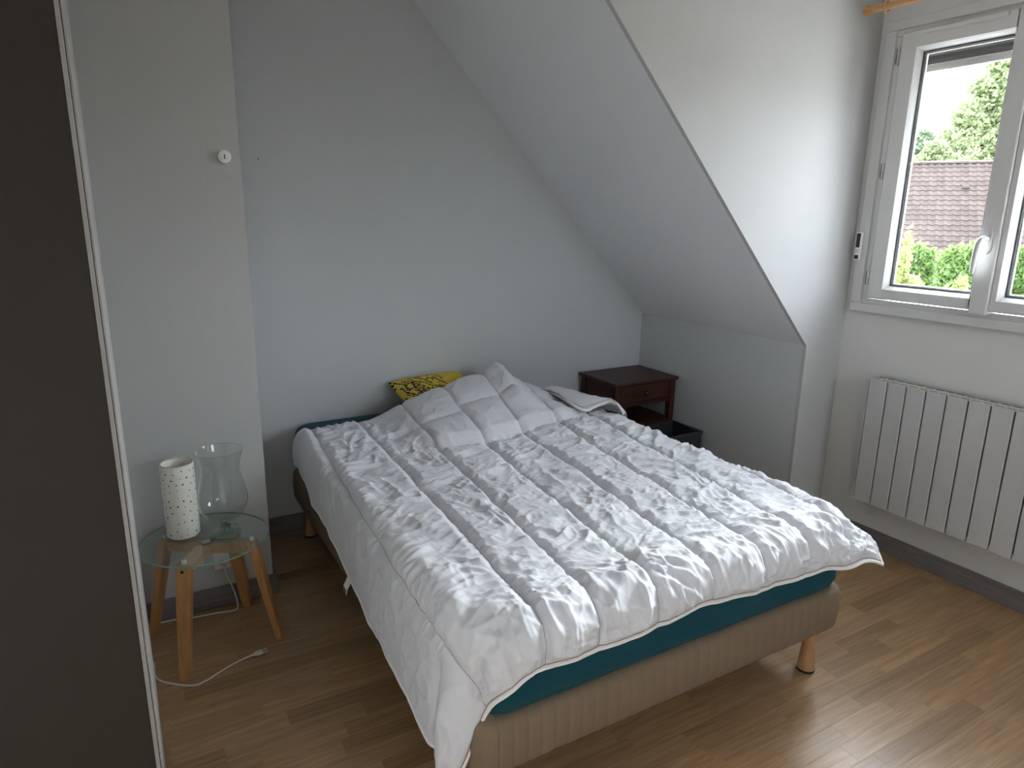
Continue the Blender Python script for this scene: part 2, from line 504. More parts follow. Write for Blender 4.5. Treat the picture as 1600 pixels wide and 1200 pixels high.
# fixed frame set in the opening
rel(ring_yz(MB(), 2.945, 3.03, WY0+0.001, WY1-0.001, WZ0+0.001, WZ1-0.001, WY0+0.035, WY1-0.035, WZ0+0.03, WZ1-0.03), win).build('frame', M['pvc'], win, bevel=0.003)
def sash(y0, y1, gy0, gy1):
    z0, z1, g0, g1 = 1.155, 2.245, 1.217, 2.162
    mb = MB()
    # chamfered profile: outer ring then a sloped lip towards the glass
    xa, xb, xg = 2.915, 2.975, 2.945
    o_ = [(y0, z0), (y1, z0), (y1, z1), (y0, z1)]
    m_ = [(gy0-0.018, g0-0.018), (gy1+0.018, g0-0.018), (gy1+0.018, g1+0.018), (gy0-0.018, g1+0.018)]
    i_ = [(gy0, g0), (gy1, g0), (gy1, g1), (gy0, g1)]
    rings = [[(xb, p) for p in o_], [(xa+0.006, p) for p in o_],
             [(xa, (p[0]+(0.006 if p[0] == y0 else -0.006), p[1]+(0.006 if p[1] == z0 else -0.006))) for p in o_],
             [(xa, p) for p in m_], [(xa+0.008, (p[0]+(0.006 if p[0] < (gy0+gy1)/2 else -0.006), p[1]+(0.006 if p[1] < 1.6 else -0.006))) for p in m_],
             [(xg, p) for p in i_], [(xb, p) for p in i_]]
    v = []; f = []
    for r in rings:
        v += [(x, p[0], p[1]) for x, p in r]
    n = len(rings)
    for k in range(n):
        k2 = (k+1) % n
        for c in range(4):
            c2 = (c+1) % 4
            f.append((k*4+c, k*4+c2, k2*4+c2, k2*4+c))
    mb.add(v, f)
    s = rel(mb, win).build('sash', M['pvc'], win, smooth=True)
    # glazing gasket and double pane
    g = ring_yz(MB(), xg-0.003, xg+0.012, gy0-0.002, gy1+0.002, g0-0.002, g1+0.002, gy0+0.004, gy1-0.004, g0+0.004, g1-0.004)
    rel(g, win).build('gasket', M['gasket'], s)
    sp = ring_yz(MB(), xg+0.006, xg+0.016, gy0, gy1, g0, g1, gy0+0.010, gy1-0.010, g0+0.010, g1-0.010)
    rel(sp, win).build('glazing_spacer', M['alu'], s)
    rel(MB().box(xg+0.004, xg+0.0055, gy0, gy1, g0, g1), win).build('pane', M['glass'], s)
    return s
sL = sash(MID+0.034, 1.877, 1.451, 1.790)
sR = sash(0.933, MID-0.034+0.003, 1.02, 1.331)
# meeting cover strip between sashes, with handle
ms = rel(MB().box(2.905, 2.972, 1.3705, 1.4385, 1.14, 2.246), win).build('meeting_stile', M['pvc'], win, bevel=0.006)
hb = MB()
pts = [(1.408+0.015*math.cos(a), 1.425+(0.05 if math.sin(a) > 0 else -0.05)*0.55+0.022*math.sin(a)) for a in [i*PI/10 for i in range(20)]]
hb.prism(pts, 'x', 2.896, 2.905)
rel(hb, win).build('handle_plate', M['pvc'], ms, smooth=True)
hd = MB()
path = [(2.898, 1.408, 1.432), (2.872, 1.408, 1.434), (2.860, 1.411, 1.430), (2.855, 1.416, 1.415), (2.856, 1.420, 1.38), (2.857, 1.423, 1.34), (2.858, 1.425, 1.303)]
hd.tube(path, [0.010, 0.010, 0.0105, 0.011, 0.0105, 0.009, 0.0075], 10)
rel(hd, win).build('handle', M['pvc'], ms, smooth=True)
# hinges
for hz in (2.156, 1.701, 1.245):
    h = MB(); h.box(2.910, 2.934, 1.8785, 1.887, hz+0.002, hz+0.032); h.box(2.912, 2.934, 1.8795, 1.886, hz-0.034, hz-0.001)
    ho = rel(h, win).build('hinge', M['pvc'], win, bevel=0.002)
    h = MB(); h.box(2.9085, 2.9098, 1.8835, 1.8865, hz-0.03, hz+0.03)
    rel(h, win).build('hinge_gap', M['gasket'], ho)
# trickle vent on the top rail
v = MB(); v.prism([(2.9145, 2.222), (2.906, 2.226), (2.904, 2.236), (2.9145, 2.244)], 'y', 1.475, 1.785)
rel(v, win).build('vent_cover', M['pvc'], win, bevel=0.001)
# outside sill
rel(MB().box(3.035, 3.26, WY0+0.002, WY1-0.002, 1.1205, 1.135), win).build('outer_sill', M['alu'], win)

# roller shutter part way down, outside the glass
rsh = empty('roller_shutter', (3.07, MID, 2.13))
tag(rsh, 'dark brown roller shutter with pale bottom bar lowered across the window top', 'shutter')
for i in range(4):
    z = 2.133+i*0.035
    b = MB(); b.prism([(3.062, z), (3.078, z+0.002), (3.080, z+0.017), (3.078, z+0.032), (3.062, z+0.0345), (3.059, z+0.017)], 'x', WY0+0.045, WY1-0.045)
    b.v = [(p[1], p[0], p[2]) for p in b.v]
    rel(b, rsh).build('slat', M['shutter'], rsh)
rel(MB().box(3.058, 3.082, WY0+0.045, WY1-0.045, 2.104, 2.132), rsh).build('bottom_bar', M['bar'], rsh, bevel=0.003)
for ya, yb in ((WY0+0.002, WY0+0.044), (WY1-0.044, WY1-0.002)):
    rel(MB().box(3.05, 3.09, ya, yb, 1.14, 2.268), rsh).build('guide_rail', M['alu'], rsh, bevel=0.002)

# remote control held on the casing
rc = empty('shutter_remote', (2.93, 1.951, 1.319))
tag(rc, 'small white remote with a dark display fixed to the window casing', 'remote')
rel(MB().box(2.918, 2.9345, 1.938, 1.964, 1.318, 1.442), rc).build('body', M['white_plastic'], rc, bevel=0.003)
rel(MB().box(2.9165, 2.9185, 1.942, 1.9605, 1.374, 1.437), rc).build('display', M['screen'], rc, bevel=0.001)
rel(MB().box(2.9165, 2.9185, 1.942, 1.9605, 1.323, 1.341), rc).build('button', M['screen'], rc, bevel=0.001)
for k in range(3):
    rel(MB().box(2.917, 2.9182, 1.943+k*0.0062, 1.9475+k*0.0062, 1.347, 1.368), rc).build('key', M['alu'], rc)

# curtain rod
RX, RZ = 2.80, 2.331
rod = empty('curtain_rod', (RX, 1.2, RZ))
tag(rod, 'honey coloured wooden curtain rod with a flat round end cap', 'curtain rod')
def ylathe(prof, y, n=24):
    """profile (r, dy) revolved around the y axis through (RX, RZ)"""
    mb = MB().lathe(prof, n)
    mb.v = [(RX+p[0], y+p[2], RZ+p[1]) for p in mb.v]
    return mb
rel(ylathe([(0, -1.1), (0.0135, -1.1), (0.0135, 0.76), (0, 0.76)], 1.2), rod).build('rod', M['rodwood'], rod, smooth=True)
rel(ylathe([(0, 0), (0.0155, 0), (0.016, 0.014), (0.0215, 0.017), (0.023, 0.024), (0.022, 0.031), (0.018, 0.034), (0, 0.034)], 1.944), rod).build('end_cap', M['rodwood'], rod, smooth=True)
bk = MB(); bk.tube([(XW-0.001, 1.15, RZ-0.03), (RX+0.03, 1.15, RZ-0.03), (RX, 1.15, RZ-0.018)], 0.009, 10)
rel(bk, rod).build('bracket', M['rodwood'], rod, smooth=True)
rg = MB()
rv = []
for i in range(28):
    a = 2*PI*i/28
    rv.append([(0.021+0.0035*math.cos(b), 0.0045*math.sin(b)) for b in [2*PI*k/8 for k in range(8)]])
v = []; f = []
for i in range(28):
    a = 2*PI*i/28
    for r_, t_ in rv[i]:
        v.append((r_*math.cos(a), t_, r_*math.sin(a)))
for i in range(28):
    for k in range(8):
        f.append((i*8+k, ((i+1) % 28)*8+k, ((i+1) % 28)*8+(k+1) % 8, i*8+(k+1) % 8))
rg.add(v, f)
rgo = rg.build('curtain_ring', M['rodwood'], None, smooth=True)
rgo.location = (RX, 1.885, RZ-0.0035); rgo.rotation_euler = (0, 0, 0.12)
tag(rgo, 'wooden curtain ring hanging on the rod near its end cap', 'curtain ring')

# ================================================================== RADIATOR
rad = empty('radiator', (2.90, 1.35, 0.228))
tag(rad, 'white electric radiator of flat vertical sections below the window', 'radiator')
PW = 0.0832
def section(i):
    y1 = 1.7745-i*PW; y0 = y1-PW
    mb = MB()
    mb.box(2.868, 2.882, y0+0.0030, y1-0.0030, 0.233, 0.808)
    s = rel(mb, rad).build('section', M['rad'], rad, bevel=0.003)
    rel(MB().box(2.8825, 2.935, y0+0.0002, y1-0.0002, 0.25, 0.800), rad).build('gap_shade_body', M['black'], s)  # coloured black to put shade into the gaps between sections
    rel(MB().box(2.8825, 2.938, y0+0.001, y1-0.001, 0.8005, 0.809), rad).build('top_cap', M['radtop'], s, bevel=0.001)
    for ya, yb in ((y0+0.006, y0+0.036), (y0+0.046, y0+0.078)):
        for xa, xb in ((2.8835, 2.888), (2.929, 2.935)):
            rel(MB().box(xa, xb, ya, yb, 0.8085, 0.8097), rad).build('vent_slot', M['black'], s)
for i in range(10):
    section(i)
for ya in (1.7747, 1.7745-10*PW-0.0032):
    rel(MB().box(2.8685, 2.938, ya, ya+0.003, 0.24, 0.806), rad).build('end_panel', M['rad'], rad, bevel=0.001)
for yy in (1.60, 1.10):
    rel(MB().box(2.936, XW-0.0005, yy-0.02, yy+0.02, 0.35, 0.70), rad).build('wall_bracket', M['rad'], rad)
cb = MB(); cb.tube([(2.91, 1.742, 0.245), (2.915, 1.742, 0.21), (2.925, 1.738, 0.19), (2.945, 1.735, 0.175), (XW-0.003, 1.735, 0.155)], 0.004, 8)
rel(cb, rad).build('supply_cable', M['white_plastic'], rad, smooth=True)

# ================================================================== WARDROBE (dark panel at left)
wd = empty('wardrobe', (-0.33, 1.7, 0.0))
tag(wd, 'tall taupe wardrobe with a pale door edge at the left of the picture', 'wardrobe')
WB = 1.70
rel(MB().box(XL+0.002, -0.0385, 1.30, 1.318, 0.0, 2.40), wd).build('side_panel', M['wardrobe'], wd, bevel=0.001)
rel(MB().box(XL+0.002, -0.0385, WB-0.018, WB, 0.0, 2.40), wd).build('side_panel', M['wardrobe'], wd, bevel=0.001)
rel(MB().box(XL+0.002, -0.0385, 1.319, WB-0.019, 2.382, 2.40), wd).build('top_panel', M['wardrobe'], wd)
rel(MB().box(XL+0.002, -0.0385, 1.319, WB-0.019, 0.02, 0.08), wd).build('plinth', M['wardrobe'], wd)
rel(MB().box(XL+0.002, XL+0.01, 1.319, WB-0.019, 0.08, 2.38), wd).build('back_panel', M['wardrobe'], wd)
rel(MB().box(-0.0383, -0.0315, 1.299, WB, 0.0, 2.40), wd).build('edge_band', M['wardrobe_edge'], wd, bevel=0.0008)
rel(MB().box(-0.0303, -0.0272, 1.302, WB, 0.015, 2.40), wd).build('door', M['wardrobe_edge'], wd, bevel=0.0004)

# ================================================================== BED BASE
BX0, BX1, BY0, BY1 = 0.605, 1.965, 1.185, 3.125
bb = empty('bed_base', ((BX0+BX1)/2, (BY0+BY1)/2, 0))
tag(bb, 'cream quilted box spring bed base on turned wooden legs', 'bed base')
def rounded_rect(x0, x1, y0, y1, r, step):
    """closed loop of (x, y, nx, ny, s) around a rounded rectangle"""
    out = []; s = 0.0
    segs = [((x0+r, y0), (x1-r, y0), (0, -1), (x1-r, y0+r)), ((x1, y0+r), (x1, y1-r), (1, 0), (x1-r, y1-r)),
            ((x1-r, y1), (x0+r, y1), (0, 1), (x0+r, y1-r)), ((x0, y1-r), (x0, y0+r), (-1, 0), (x0+r, y0+r))]
    for k, (a, b, n, c) in enumerate(segs):
        L = math.dist(a, b); m = max(2, int(L/step))
        for i in range(m):
            t = i/m
            out.append((a[0]+(b[0]-a[0])*t, a[1]+(b[1]-a[1])*t, n[0], n[1], s+L*t))
        s += L
        a0 = math.atan2(n[1], n[0]); m = max(3, int(r*PI/2/step))
        for i in range(m):
            w = a0+PI/2*i/m
            out.append((c[0]+r*math.cos(w), c[1]+r*math.sin(w), math.cos(w), math.sin(w), s+r*PI/2*i/m))
        s += r*PI/2
    return np.array(out), s
lp, tot = rounded_rect(BX0, BX1, BY0, BY1, 0.06, 0.004)
nrib = round(tot/0.040)
ph = lp[:, 4]/tot*nrib
rib = np.abs(np.sin(PI*ph))**0.28
prof = [(-0.30, 0.182), (-0.05, 0.182), (-0.018, 0.184), (-0.006, 0.192), (0, 0.206), (0.003, 0.26), (0, 0.315), (-0.006, 0.328), (-0.018, 0.336), (-0.05, 0.338), (-0.30, 0.338)]
P = np.zeros((len(lp), len(prof), 3))
for k, (o_, z_) in enumerate(prof):
    w = 1.0 if 0.183 < z_ < 0.3365 else 0.0
    off = o_+w*(rib-1)*0.0035
    P[:, k, 0] = lp[:, 0]+lp[:, 2]*off; P[:, k, 1] = lp[:, 1]+lp[:, 3]*off; P[:, k, 2] = z_
P -= np.array(bb.location)
grid_mesh('box_spring', P, M['ticking'], bb, closed_u=True)
rel(MB().box(BX0+0.29, BX1-0.29, BY0+0.29, BY1-0.29, 0.183, 0.3375), bb).build('top_panel', M['ticking'], bb)
lprof = [(0, 0.0), (0.027, 0.0), (0.029, 0.004), (0.029, 0.009), (0.0285, 0.011), (0.0285, 0.018), (0.0265, 0.038), (0.0235, 0.068), (0.0215, 0.095), (0.0225, 0.122), (0.027, 0.150), (0.033, 0.174), (0.034, 0.1818), (0, 0.1818)]
for lx, ly in ((1.9, 1.255), (0.665, 1.255), (1.9, 3.05), (0.665, 3.05)):
    lg = rel(MB().lathe(lprof, 28, (lx, ly, 0)), bb).build('leg', M['legwood'], bb, smooth=True)
    rel(MB().lathe([(0, 0.0005), (0.0292, 0.0005), (0.0296, 0.009), (0.0292, 0.0095)], 28, (lx, ly, 0)), bb).build('foot_pad', M['black'], lg, smooth=True)

# ================================================================== MATTRESS in teal sheet
MX0, MX1, MY0, MY1 = 0.62, 1.955, 1.195, 3.115
MZ0, MZ1 = 0.339, 0.548
lp, tot = rounded_rect(MX0, MX1, MY0, MY1, 0.085, 0.008)
prof = []
R_ = 0.04
for i in range(7):
    a = -PI/2+PI/2*i/6
    prof.append((-R_*0.5+R_*0.5*math.cos(a), MZ0+R_*0.5+R_*0.5*math.sin(a)))
for z_ in np.linspace(MZ0+0.03, MZ1-R_-0.005, 8): prof.append((0.006, z_))
for i in range(8):
    a = PI/2*i/7
    prof.append((-R_+R_*math.cos(a), MZ1-R_+R_*math.sin(a)))
for d_ in (0.08, 0.15, 0.25, 0.4, 0.55, 0.63): prof.append((-d_, MZ1))
P = np.zeros((len(lp), len(prof), 3))
for k, (o_, z_) in enumerate(prof):
    s = lp[:, 4]
    wr_ = 0.0
    if k < 17:
        wgt = 1.0 if 3 < k < 15 else 0.4
        zz = (z_-MZ0)*3
        wr_ = wgt*(0.006*pnoise(s*4+zz*4, s*0+zz*9, 3)+0.004*pnoise(s*11+zz*9, zz*6+s*0, 5)-0.004*np.abs(pnoise(s*6-zz*10, zz*5+s*0, 8)))
    off = o_+wr_
    if o_ < -0.1:
        # shrink loop towards the middle line
        cx, cy = (MX0+MX1)/2, (MY0+MY1)/2
        hx, hy = (MX1-MX0)/2, (MY1-MY0)/2
        P[:, k, 0] = cx+(lp[:, 0]-cx)*(hx+o_)/hx if True else 0
        P[:, k, 1] = cy+(lp[:, 1]-cy)*(hy+o_)/hy
    else:
        P[:, k, 0] = lp[:, 0]+lp[:, 2]*off; P[:, k, 1] = lp[:, 1]+lp[:, 3]*off
    P[:, k, 2] = z_
mt = grid_mesh('mattress', P-np.array([1.2875, 2.155, MZ0]), M['teal'], None, closed_u=True)
mt.location = (1.2875, 2.155, MZ0)
tag(mt, 'mattress in a teal fitted sheet between the cream base and white duvet', 'mattress')

# ================================================================== DUVET
FX = np.array([.19, .52, .765, .92, 1.11, 1.30, 1.49, 1.68, 1.86, 2.04])
HX = np.array([.48, .655, .865, 1.07, 1.28, 1.49, 1.70, 1.90, 2.08, 2.22])
NCH = len(FX)-1
NS, NT = 560, 570
cc = np.linspace(0, NCH, NS)[:, None]*np.ones((1, NT))
tt = np.ones((NS, 1))*np.linspace(0, 1, NT)[None, :]
ci = np.arange(NCH+1)
xf_ = np.interp(cc, ci, FX); xh_ = np.interp(cc, ci, HX)
yf_ = np.interp(cc, [0, 1, 2.6, 5, 7, 8, 9], [1.05, 1.07, 1.075, 1.09, 1.075, 1.075, 1.065])
yh_ = np.interp(cc, [0, 2, 4, 7, 9], [2.86, 2.88, 2.90, 2.90, 2.62])
FXY = np.stack([xh_+(xf_-xh_)*tt, yh_+(yf_-yh_)*tt], -1)
X, Y = FXY[..., 0], FXY[..., 1]
Y = Y+sstep(0.8, 1.0, tt)*(0.016*pnoise(X*4.5, X*0+2.5, 71)+0.008*pnoise(X*12, X*0+1.5, 72))
X = X+np.clip(1-cc, 0, 1)*(0.035*pnoise(Y*4, Y*0+0.5, 73)+0.015*pnoise(Y*13, Y*0+3.5, 74))
# gentle waviness of stitch lines
wob = 0.008*pnoise(X*3, Y*4, 21)+0.004*pnoise(X*9, Y*11, 22)
X = X+wob
Z0 = 0.582
def drape(X, Y):
    x0, x1, y0 = 0.645, 1.925, 1.225
    rc = 0.13
    ax, bx, ay = x0+rc, x1-rc, y0+rc
    cx = np.clip(X, ax, bx); cy = np.maximum(Y, ay)
    vx, vy = X-cx, Y-cy
    L = np.sqrt(vx*vx+vy*vy)+1e-9
    d = np.maximum(L-rc, 0)
    nx, ny = vx/L, vy/L
    r = 0.065
    # how far the cloth folds down: limp at the left, stiff at the right foot corner
    thmax = np.radians(86)*np.ones_like(X)
    corner = sstep(1.72, 2.0, X)*sstep(1.45, 1.12, Y)
    thmax = thmax*(1-corner)+np.radians(40)*corner
    right = sstep(1.9, 1.96, X)*(1-corner)
    thmax = thmax*(1-right*0.15)
    th = np.minimum(d/r, thmax)
    ex = np.maximum(d-thmax*r, 0)
    out = np.where(d > 0, r*np.sin(th)+ex*np.cos(thmax), 0)
    dn = np.where(d > 0, r*(1-np.cos(th))+ex*np.sin(thmax), 0)
    inner = np.minimum(L, rc)
    px = cx+nx*(inner+out); py = cy+ny*(inner+out)
    return px, py, Z0-dn, d, nx, ny
px, py, pz, dd, nx, ny = drape(X, Y)
# hanging cloth swings in soft folds
ang = np.arctan2(ny, nx)
hang = sstep(0.05, 0.3, dd)
fold = np.sin(ang*9+1.0)*sstep(0.02, 0.2, np.minimum(np.abs(nx), np.abs(ny)))*0.02
fold = fold+0.014*pnoise(Y*7, X*0.5+3, 31)*sstep(0.5, 1, np.abs(nx))+0.010*pnoise(X*9, Y*0.5, 32)*sstep(0.5, 1, np.abs(ny))
px = px+nx*hang*(fold+0.006); py = py+ny*hang*(fold+0.006)
# heap over the pillow end
ridge = np.interp(X, [.90, 1.0, 1.08, 1.18, 1.30, 1.43, 1.49, 1.525, 1.55, 1.575, 1.62, 1.75, 1.86, 1.98], [0, .022, .056, .084, .116, .142, .152, .178, .198, .182, .128, .062, .03, 0])
y0m = np.interp(X, [.88, 1.04, 1.23, 1.48, 1.75, 2.0], [2.47, 2.355, 2.34, 2.405, 2.47, 2.55])
lipw = sstep(0.93, 1.06, X)*sstep(1.86, 1.66, X)
lip = np.sqrt(np.clip((Y-y0m)/0.05, 0, 1))*lipw*0.042
rise = np.clip((Y-y0m-0.02)/(2.84-y0m), 0, 1)
rise = rise*rise*(3-2*rise)*0.5+rise*0.5
tail = 1-0.35*sstep(2.85, 2.90, Y)
heap = np.maximum(lip*(1-rise*0.8)+ridge*rise, 0)*tail
inheap = sstep(0.0, 0.03, heap)
pz = pz+heap
# crease in front of the heap
pz = pz-0.014*np.exp(-((Y-y0m+0.012)/0.016)**2)*lipw
# quilting
c = cc-np.floor(np.minimum(cc, NCH-1e-6))
q = 4*c*(1-c)
widths = np.interp(cc, np.arange(NCH)+0.5, np.diff(FX))
puff = (0.0075+0.0055*inheap)*np.clip(q, 0, 1)**0.5-0.004*np.exp(-(np.minimum(c, 1-c)/0.035)**2)
# cross stitches on the heap
cross = np.ones_like(X)
CROSS = ((2.1, 3.0, 2.56, 0.0), (3.0, 4.0, 2.58, 0.02), (4.0, 5.0, 2.66, 0.0), (5.0, 6.0, 2.68, 0.02), (6.0, 7.0, 2.66, 0.05))
for (ca, cb_, yy, slope) in CROSS:
    inside = ((cc > ca) & (cc < cb_)).astype(float)
    dist = np.abs(Y-(yy+slope*(cc-ca)))
    cross = cross-inside*np.exp(-(dist/0.022)**1.2)*0.75
# staggered short cross stitches over the bed
rs_ = np.random.RandomState(5)
for k in range(1, NCH-1):
    for t_ in np.arange(0.28+0.09*(k % 2), 1.0, 0.185):
        tq = t_+rs_.uniform(-0.015, 0.015)
        dq = np.abs(tt-tq)*1.9
        inside = ((cc > k) & (cc < k+1)).astype(float)
        cross = cross-inside*np.exp(-(dq/0.014)**1.2)*0.22
puff = puff*np.clip(cross, 0.1, 1)-0.005*inheap*(1-np.clip(cross, 0.1, 1))
# wrinkles
wx = X+0.035*pnoise(X*5, Y*5, 1)+0.012*pnoise(X*14, Y*14, 2)
wy = Y+0.035*pnoise(X*5+9, Y*5, 3)+0.012*pnoise(X*14+5, Y*14, 4)
def ridged(a, b, s, p=1.6):
    n = 1-np.minimum(np.abs(pnoise(a, b, s))*2.4, 1)
    return n**p
def crease(ang_d, freq, asp, seed, p=1.7):
    a = math.radians(ang_d); ca_, sa_ = math.cos(a), math.sin(a)
    al = (wx*ca_+wy*sa_)*freq*asp; pe = (-wx*sa_+wy*ca_)*freq
    n = 1-np.minimum(np.abs(pnoise(al, pe, seed))*2.2, 1)
    return n**p
def field(seed, f=4.5, lo=0.0, hi=0.28):
    return sstep(lo, hi, pnoise(X*f+seed, Y*f, seed))
foot = sstep(1.95, 1.3, Y)
side = sstep(0.02, 0.10, dd)*sstep(0.5, 0.9, -nx)
wr_ = 0
# patches of roughly parallel creases, each patch with its own direction
for k, (ad_, fr_, am_) in enumerate(((8, 16, 1.0), (35, 15, 1.0), (60, 13, 1.0), (100, 14, 0.9), (128, 16, 1.0), (-20, 18, 1.0), (75, 20, 0.8), (150, 22, 0.7))):
    wgt = field(100+k)*(1-0.55*foot if 50 < ad_ < 140 else 1)
    wr_ = wr_+0.0130*am_*wgt*crease(ad_, fr_, 0.22, 200+k, 2.0)
wr_ = np.minimum(wr_, 0.016+0.1*(wr_-0.016))
# arcs of creases running across the channels towards the foot
wr_ = wr_+(0.35+0.65*foot)*0.0075*crease(-14, 19, 0.22, 231, 2.0)*field(131, 3.0, -0.2, 0.2)
# fine crumpling everywhere
wr_ = wr_+0.0030*crease(25, 34, 0.35, 241, 1.5)+0.0018*crease(110, 40, 0.4, 242, 1.5)
ftm = 1-0.80*inheap
mid = np.clip(q*2.2, 0.2, 1)
wr_ = wr_*mid*(1-0.72*side)*ftm
# puckers that run out from the stitch lines
pk = ridged(X*5+pnoise(X*8, Y*8, 7), Y*30+2*pnoise(X*6, Y*6, 9), 15, 1.3)
nearst = np.exp(-(np.minimum(c, 1-c)/0.2)**2)
wr_ = wr_+0.0060*pk*nearst*(1-0.75*inheap)*(1-0.5*side)
# soft bulging on heap and hang
wr_ = wr_+inheap*0.010*pnoise(X*7, Y*7, 41)+inheap*0.003*ridged(wx*11, wy*9, 42, 3)+side*(0.007*pnoise(X*5+Y*2, Y*9, 43)+0.004*ridged(X*3+Y*10, Y*3-X*9, 44, 2.5))
# gathers at the foot hem
fh = sstep(0.90, 0.985, tt)*(1-sstep(0.99, 1.0, tt))
fold2 = ridged(X*28+0.8*pnoise(X*10, Y*10, 45), Y*3, 46, 1.4)
wr_ = wr_+0.006*fold2*sstep(0.86, 0.96, tt)*(1-side)
# pinch to the hem
edge = np.minimum(np.minimum(tt*2.0, (1-tt)*1.9), np.minimum(cc, NCH-cc)*0.2)
pin = sstep(0.0, 0.035, edge)
disp = (puff+wr_)*(0.12+0.88*pin)
B = np.stack([px, py, pz], -1)
du = np.gradient(B, axis=0); dv = np.gradient(B, axis=1)
nrm = np.cross(dv, du)
nrm /= np.linalg.norm(nrm, axis=-1, keepdims=True)+1e-12
if nrm[NS//2, NT//2, 2] < 0: nrm = -nrm
# smooth the base normals a little so sharp creases stay clean
for _ in range(6):
    nrm[1:-1, 1:-1] = (nrm[1:-1, 1:-1]*2+nrm[:-2, 1:-1]+nrm[2:, 1:-1]+nrm[1:-1, :-2]+nrm[1:-1, 2:])/6
nrm /= np.linalg.norm(nrm, axis=-1, keepdims=True)+1e-12
TOP = B+nrm*disp[..., None]
ORG = np.array([1.25, 2.0, 0.5])
duv = grid_mesh('duvet', TOP-ORG, M['duvet'])
duv.location = ORG
tag(duv, 'crumpled white quilted duvet heaped at the head of the bed', 'duvet')
# underside
st = 4
und = (B-nrm*(0.010*pin)[..., None])[::st, ::st]
und[-1] = (B)[-1, ::st]; und[:, -1] = B[::st, -1]
grid_mesh('underside', und[::-1]-ORG, M['duvet'], duv)
# hem piping round the edge
def dtube(name, pts, r, m, n=7):
    mb = MB().tube([tuple(p-ORG) for p in pts], r, n)
    return mb.build(name, m, duv, smooth=True)
E_ = TOP
loop_foot = E_[::3, -1]; loop_left = E_[0, ::3]; loop_right = E_[-1, ::3]
rim = np.concatenate([loop_left, loop_foot, loop_right[::-1]])
dtube('hem', rim, 0.0052, M['hem'])
ki = 5
th1 = (TOP+nrm*0.0006)[2:-2:2, -1-3]
th2 = (TOP+nrm*0.0006)[2:-2:2, -1-1]
dtube('hem_stitching', th1, 0.0010, M['thread'], 4)
thr = (TOP+nrm*0.0006)[-5, 4:-2:3]
dtube('hem_stitching', thr, 0.0010, M['thread'], 4)
# stitch lines between the channels
M['stitch'] = mat('grey_stitching', (0.34, 0.34, 0.355), 0.85)
for k in range(1, NCH):
    i_ = int(round(k/NCH*(NS-1)))
    dtube('channel_stitching', (TOP+nrm*0.0004)[i_, 3:-3:2], 0.0011, M['stitch'], 4)
for (ca, cb_, yy, slope) in CROSS:
    pts_ = []
    for i_ in range(int(ca/NCH*(NS-1))+2, int(cb_/NCH*(NS-1))-1, 3):
        j_ = int(np.argmin(np.abs(Y[i_]-(yy+slope*(cc[i_, 0]-ca)))))
        pts_.append(TOP[i_, j_]+nrm[i_, j_]*0.0004)
    dtube('cross_stitching', np.array(pts_), 0.0011, M['stitch'], 4)
# care label at the left hem
it = int(np.argmin(np.abs(TOP[0, :, 1]-2.03)))
lb = TOP[0, it]
mb = MB()
tv = [(-0.004, 0, 0.0), (-0.010, 0.004, -0.016), (-0.017, 0.006, -0.030), (-0.020, 0.004, -0.046)]
v = []
for a in tv: v += [(a[0], a[1]-0.02, a[2]), (a[0], a[1]+0.02, a[2])]
v2 = [(p[0]-0.001, p[1], p[2]) for p in v]
f = [(0, 1, 3, 2), (2, 3, 5, 4), (4, 5, 7, 6)]
mb.add(v, f); mb.add(v2, [tuple(reversed(q_)) for q_ in f])
mb.v = [(p[0]+lb[0]-ORG[0], p[1]+lb[1]-ORG[1], p[2]+lb[2]-ORG[2]) for p in mb.v]
lbl = mb.build('care_label', M['tag'], duv)
mb = MB().box(-0.0215, -0.0200, -0.008, 0.02, -0.046, -0.03)
mb.v = [(p[0]+lb[0]-ORG[0], p[1]+lb[1]-ORG[1], p[2]+lb[2]-ORG[2]) for p in mb.v]
mb.build('label_print', M['tagprint'], lbl)

# turned-back corner at the head, right side
A_ = np.array([(1.732, 2.842, 0.628), (1.797, 2.794, 0.655), (1.831, 2.719, 0.668), (1.868, 2.618, 0.664), (1.92, 2.506, 0.656), (1.971, 2.449, 0.642), (1.973, 2.372, 0.605)])
B_ = np.array([(1.84, 2.755, 0.652), (1.793, 2.584, 0.64), (1.807, 2.465, 0.622), (1.876, 2.461, 0.632), (1.949, 2.459, 0.645), (1.962, 2.408, 0.638), (1.961, 2.365, 0.606)])
def resample(Pc, n):
    out = []
    m = len(Pc)
    for i in range(n):
        t = i/(n-1)*(m-1); k = min(int(t), m-2); u = t-k
        p0, p1, p2, p3 = Pc[max(k-1, 0)], Pc[k], Pc[k+1], Pc[min(k+2, m-1)]
        out.append(0.5*((2*p1)+(-p0+p2)*u+(2*p0-5*p1+4*p2-p3)*u*u+(-p0+3*p1-3*p2+p3)*u**3))
    return np.array(out)
na = 70
Ar, Br = resample(A_, na), resample(B_, na)
Cr = Ar+np.array([0.06, 0.05, -0.075])
rows = []
nb = 36
for j in range(nb):
    w = j/(nb-1)
    if w < 0.55:
        a = w/0.55; bow = 4*a*(1-a)*0.012
        rows.append(Br*(1-a)+Ar*a+np.array([0, 0, 1])*bow)
    else:
        a = (w-0.55)/0.45
        rows.append(Ar*(1-a)+Cr*a+np.array([0.03, 0.03, 0.03])*4*a*(1-a)*0.6)
G = np.stack(rows, 1)
G[..., 2] += 0.006*pnoise(G[..., 0]*16, G[..., 1]*16, 51)+0.003*ridged(G[..., 0]*18, G[..., 1]*18, 52, 2)
grid_mesh('folded_corner', G-ORG, M['duvet'], duv)
dtube('hem', G[:, 0], 0.0055, M['hem'])
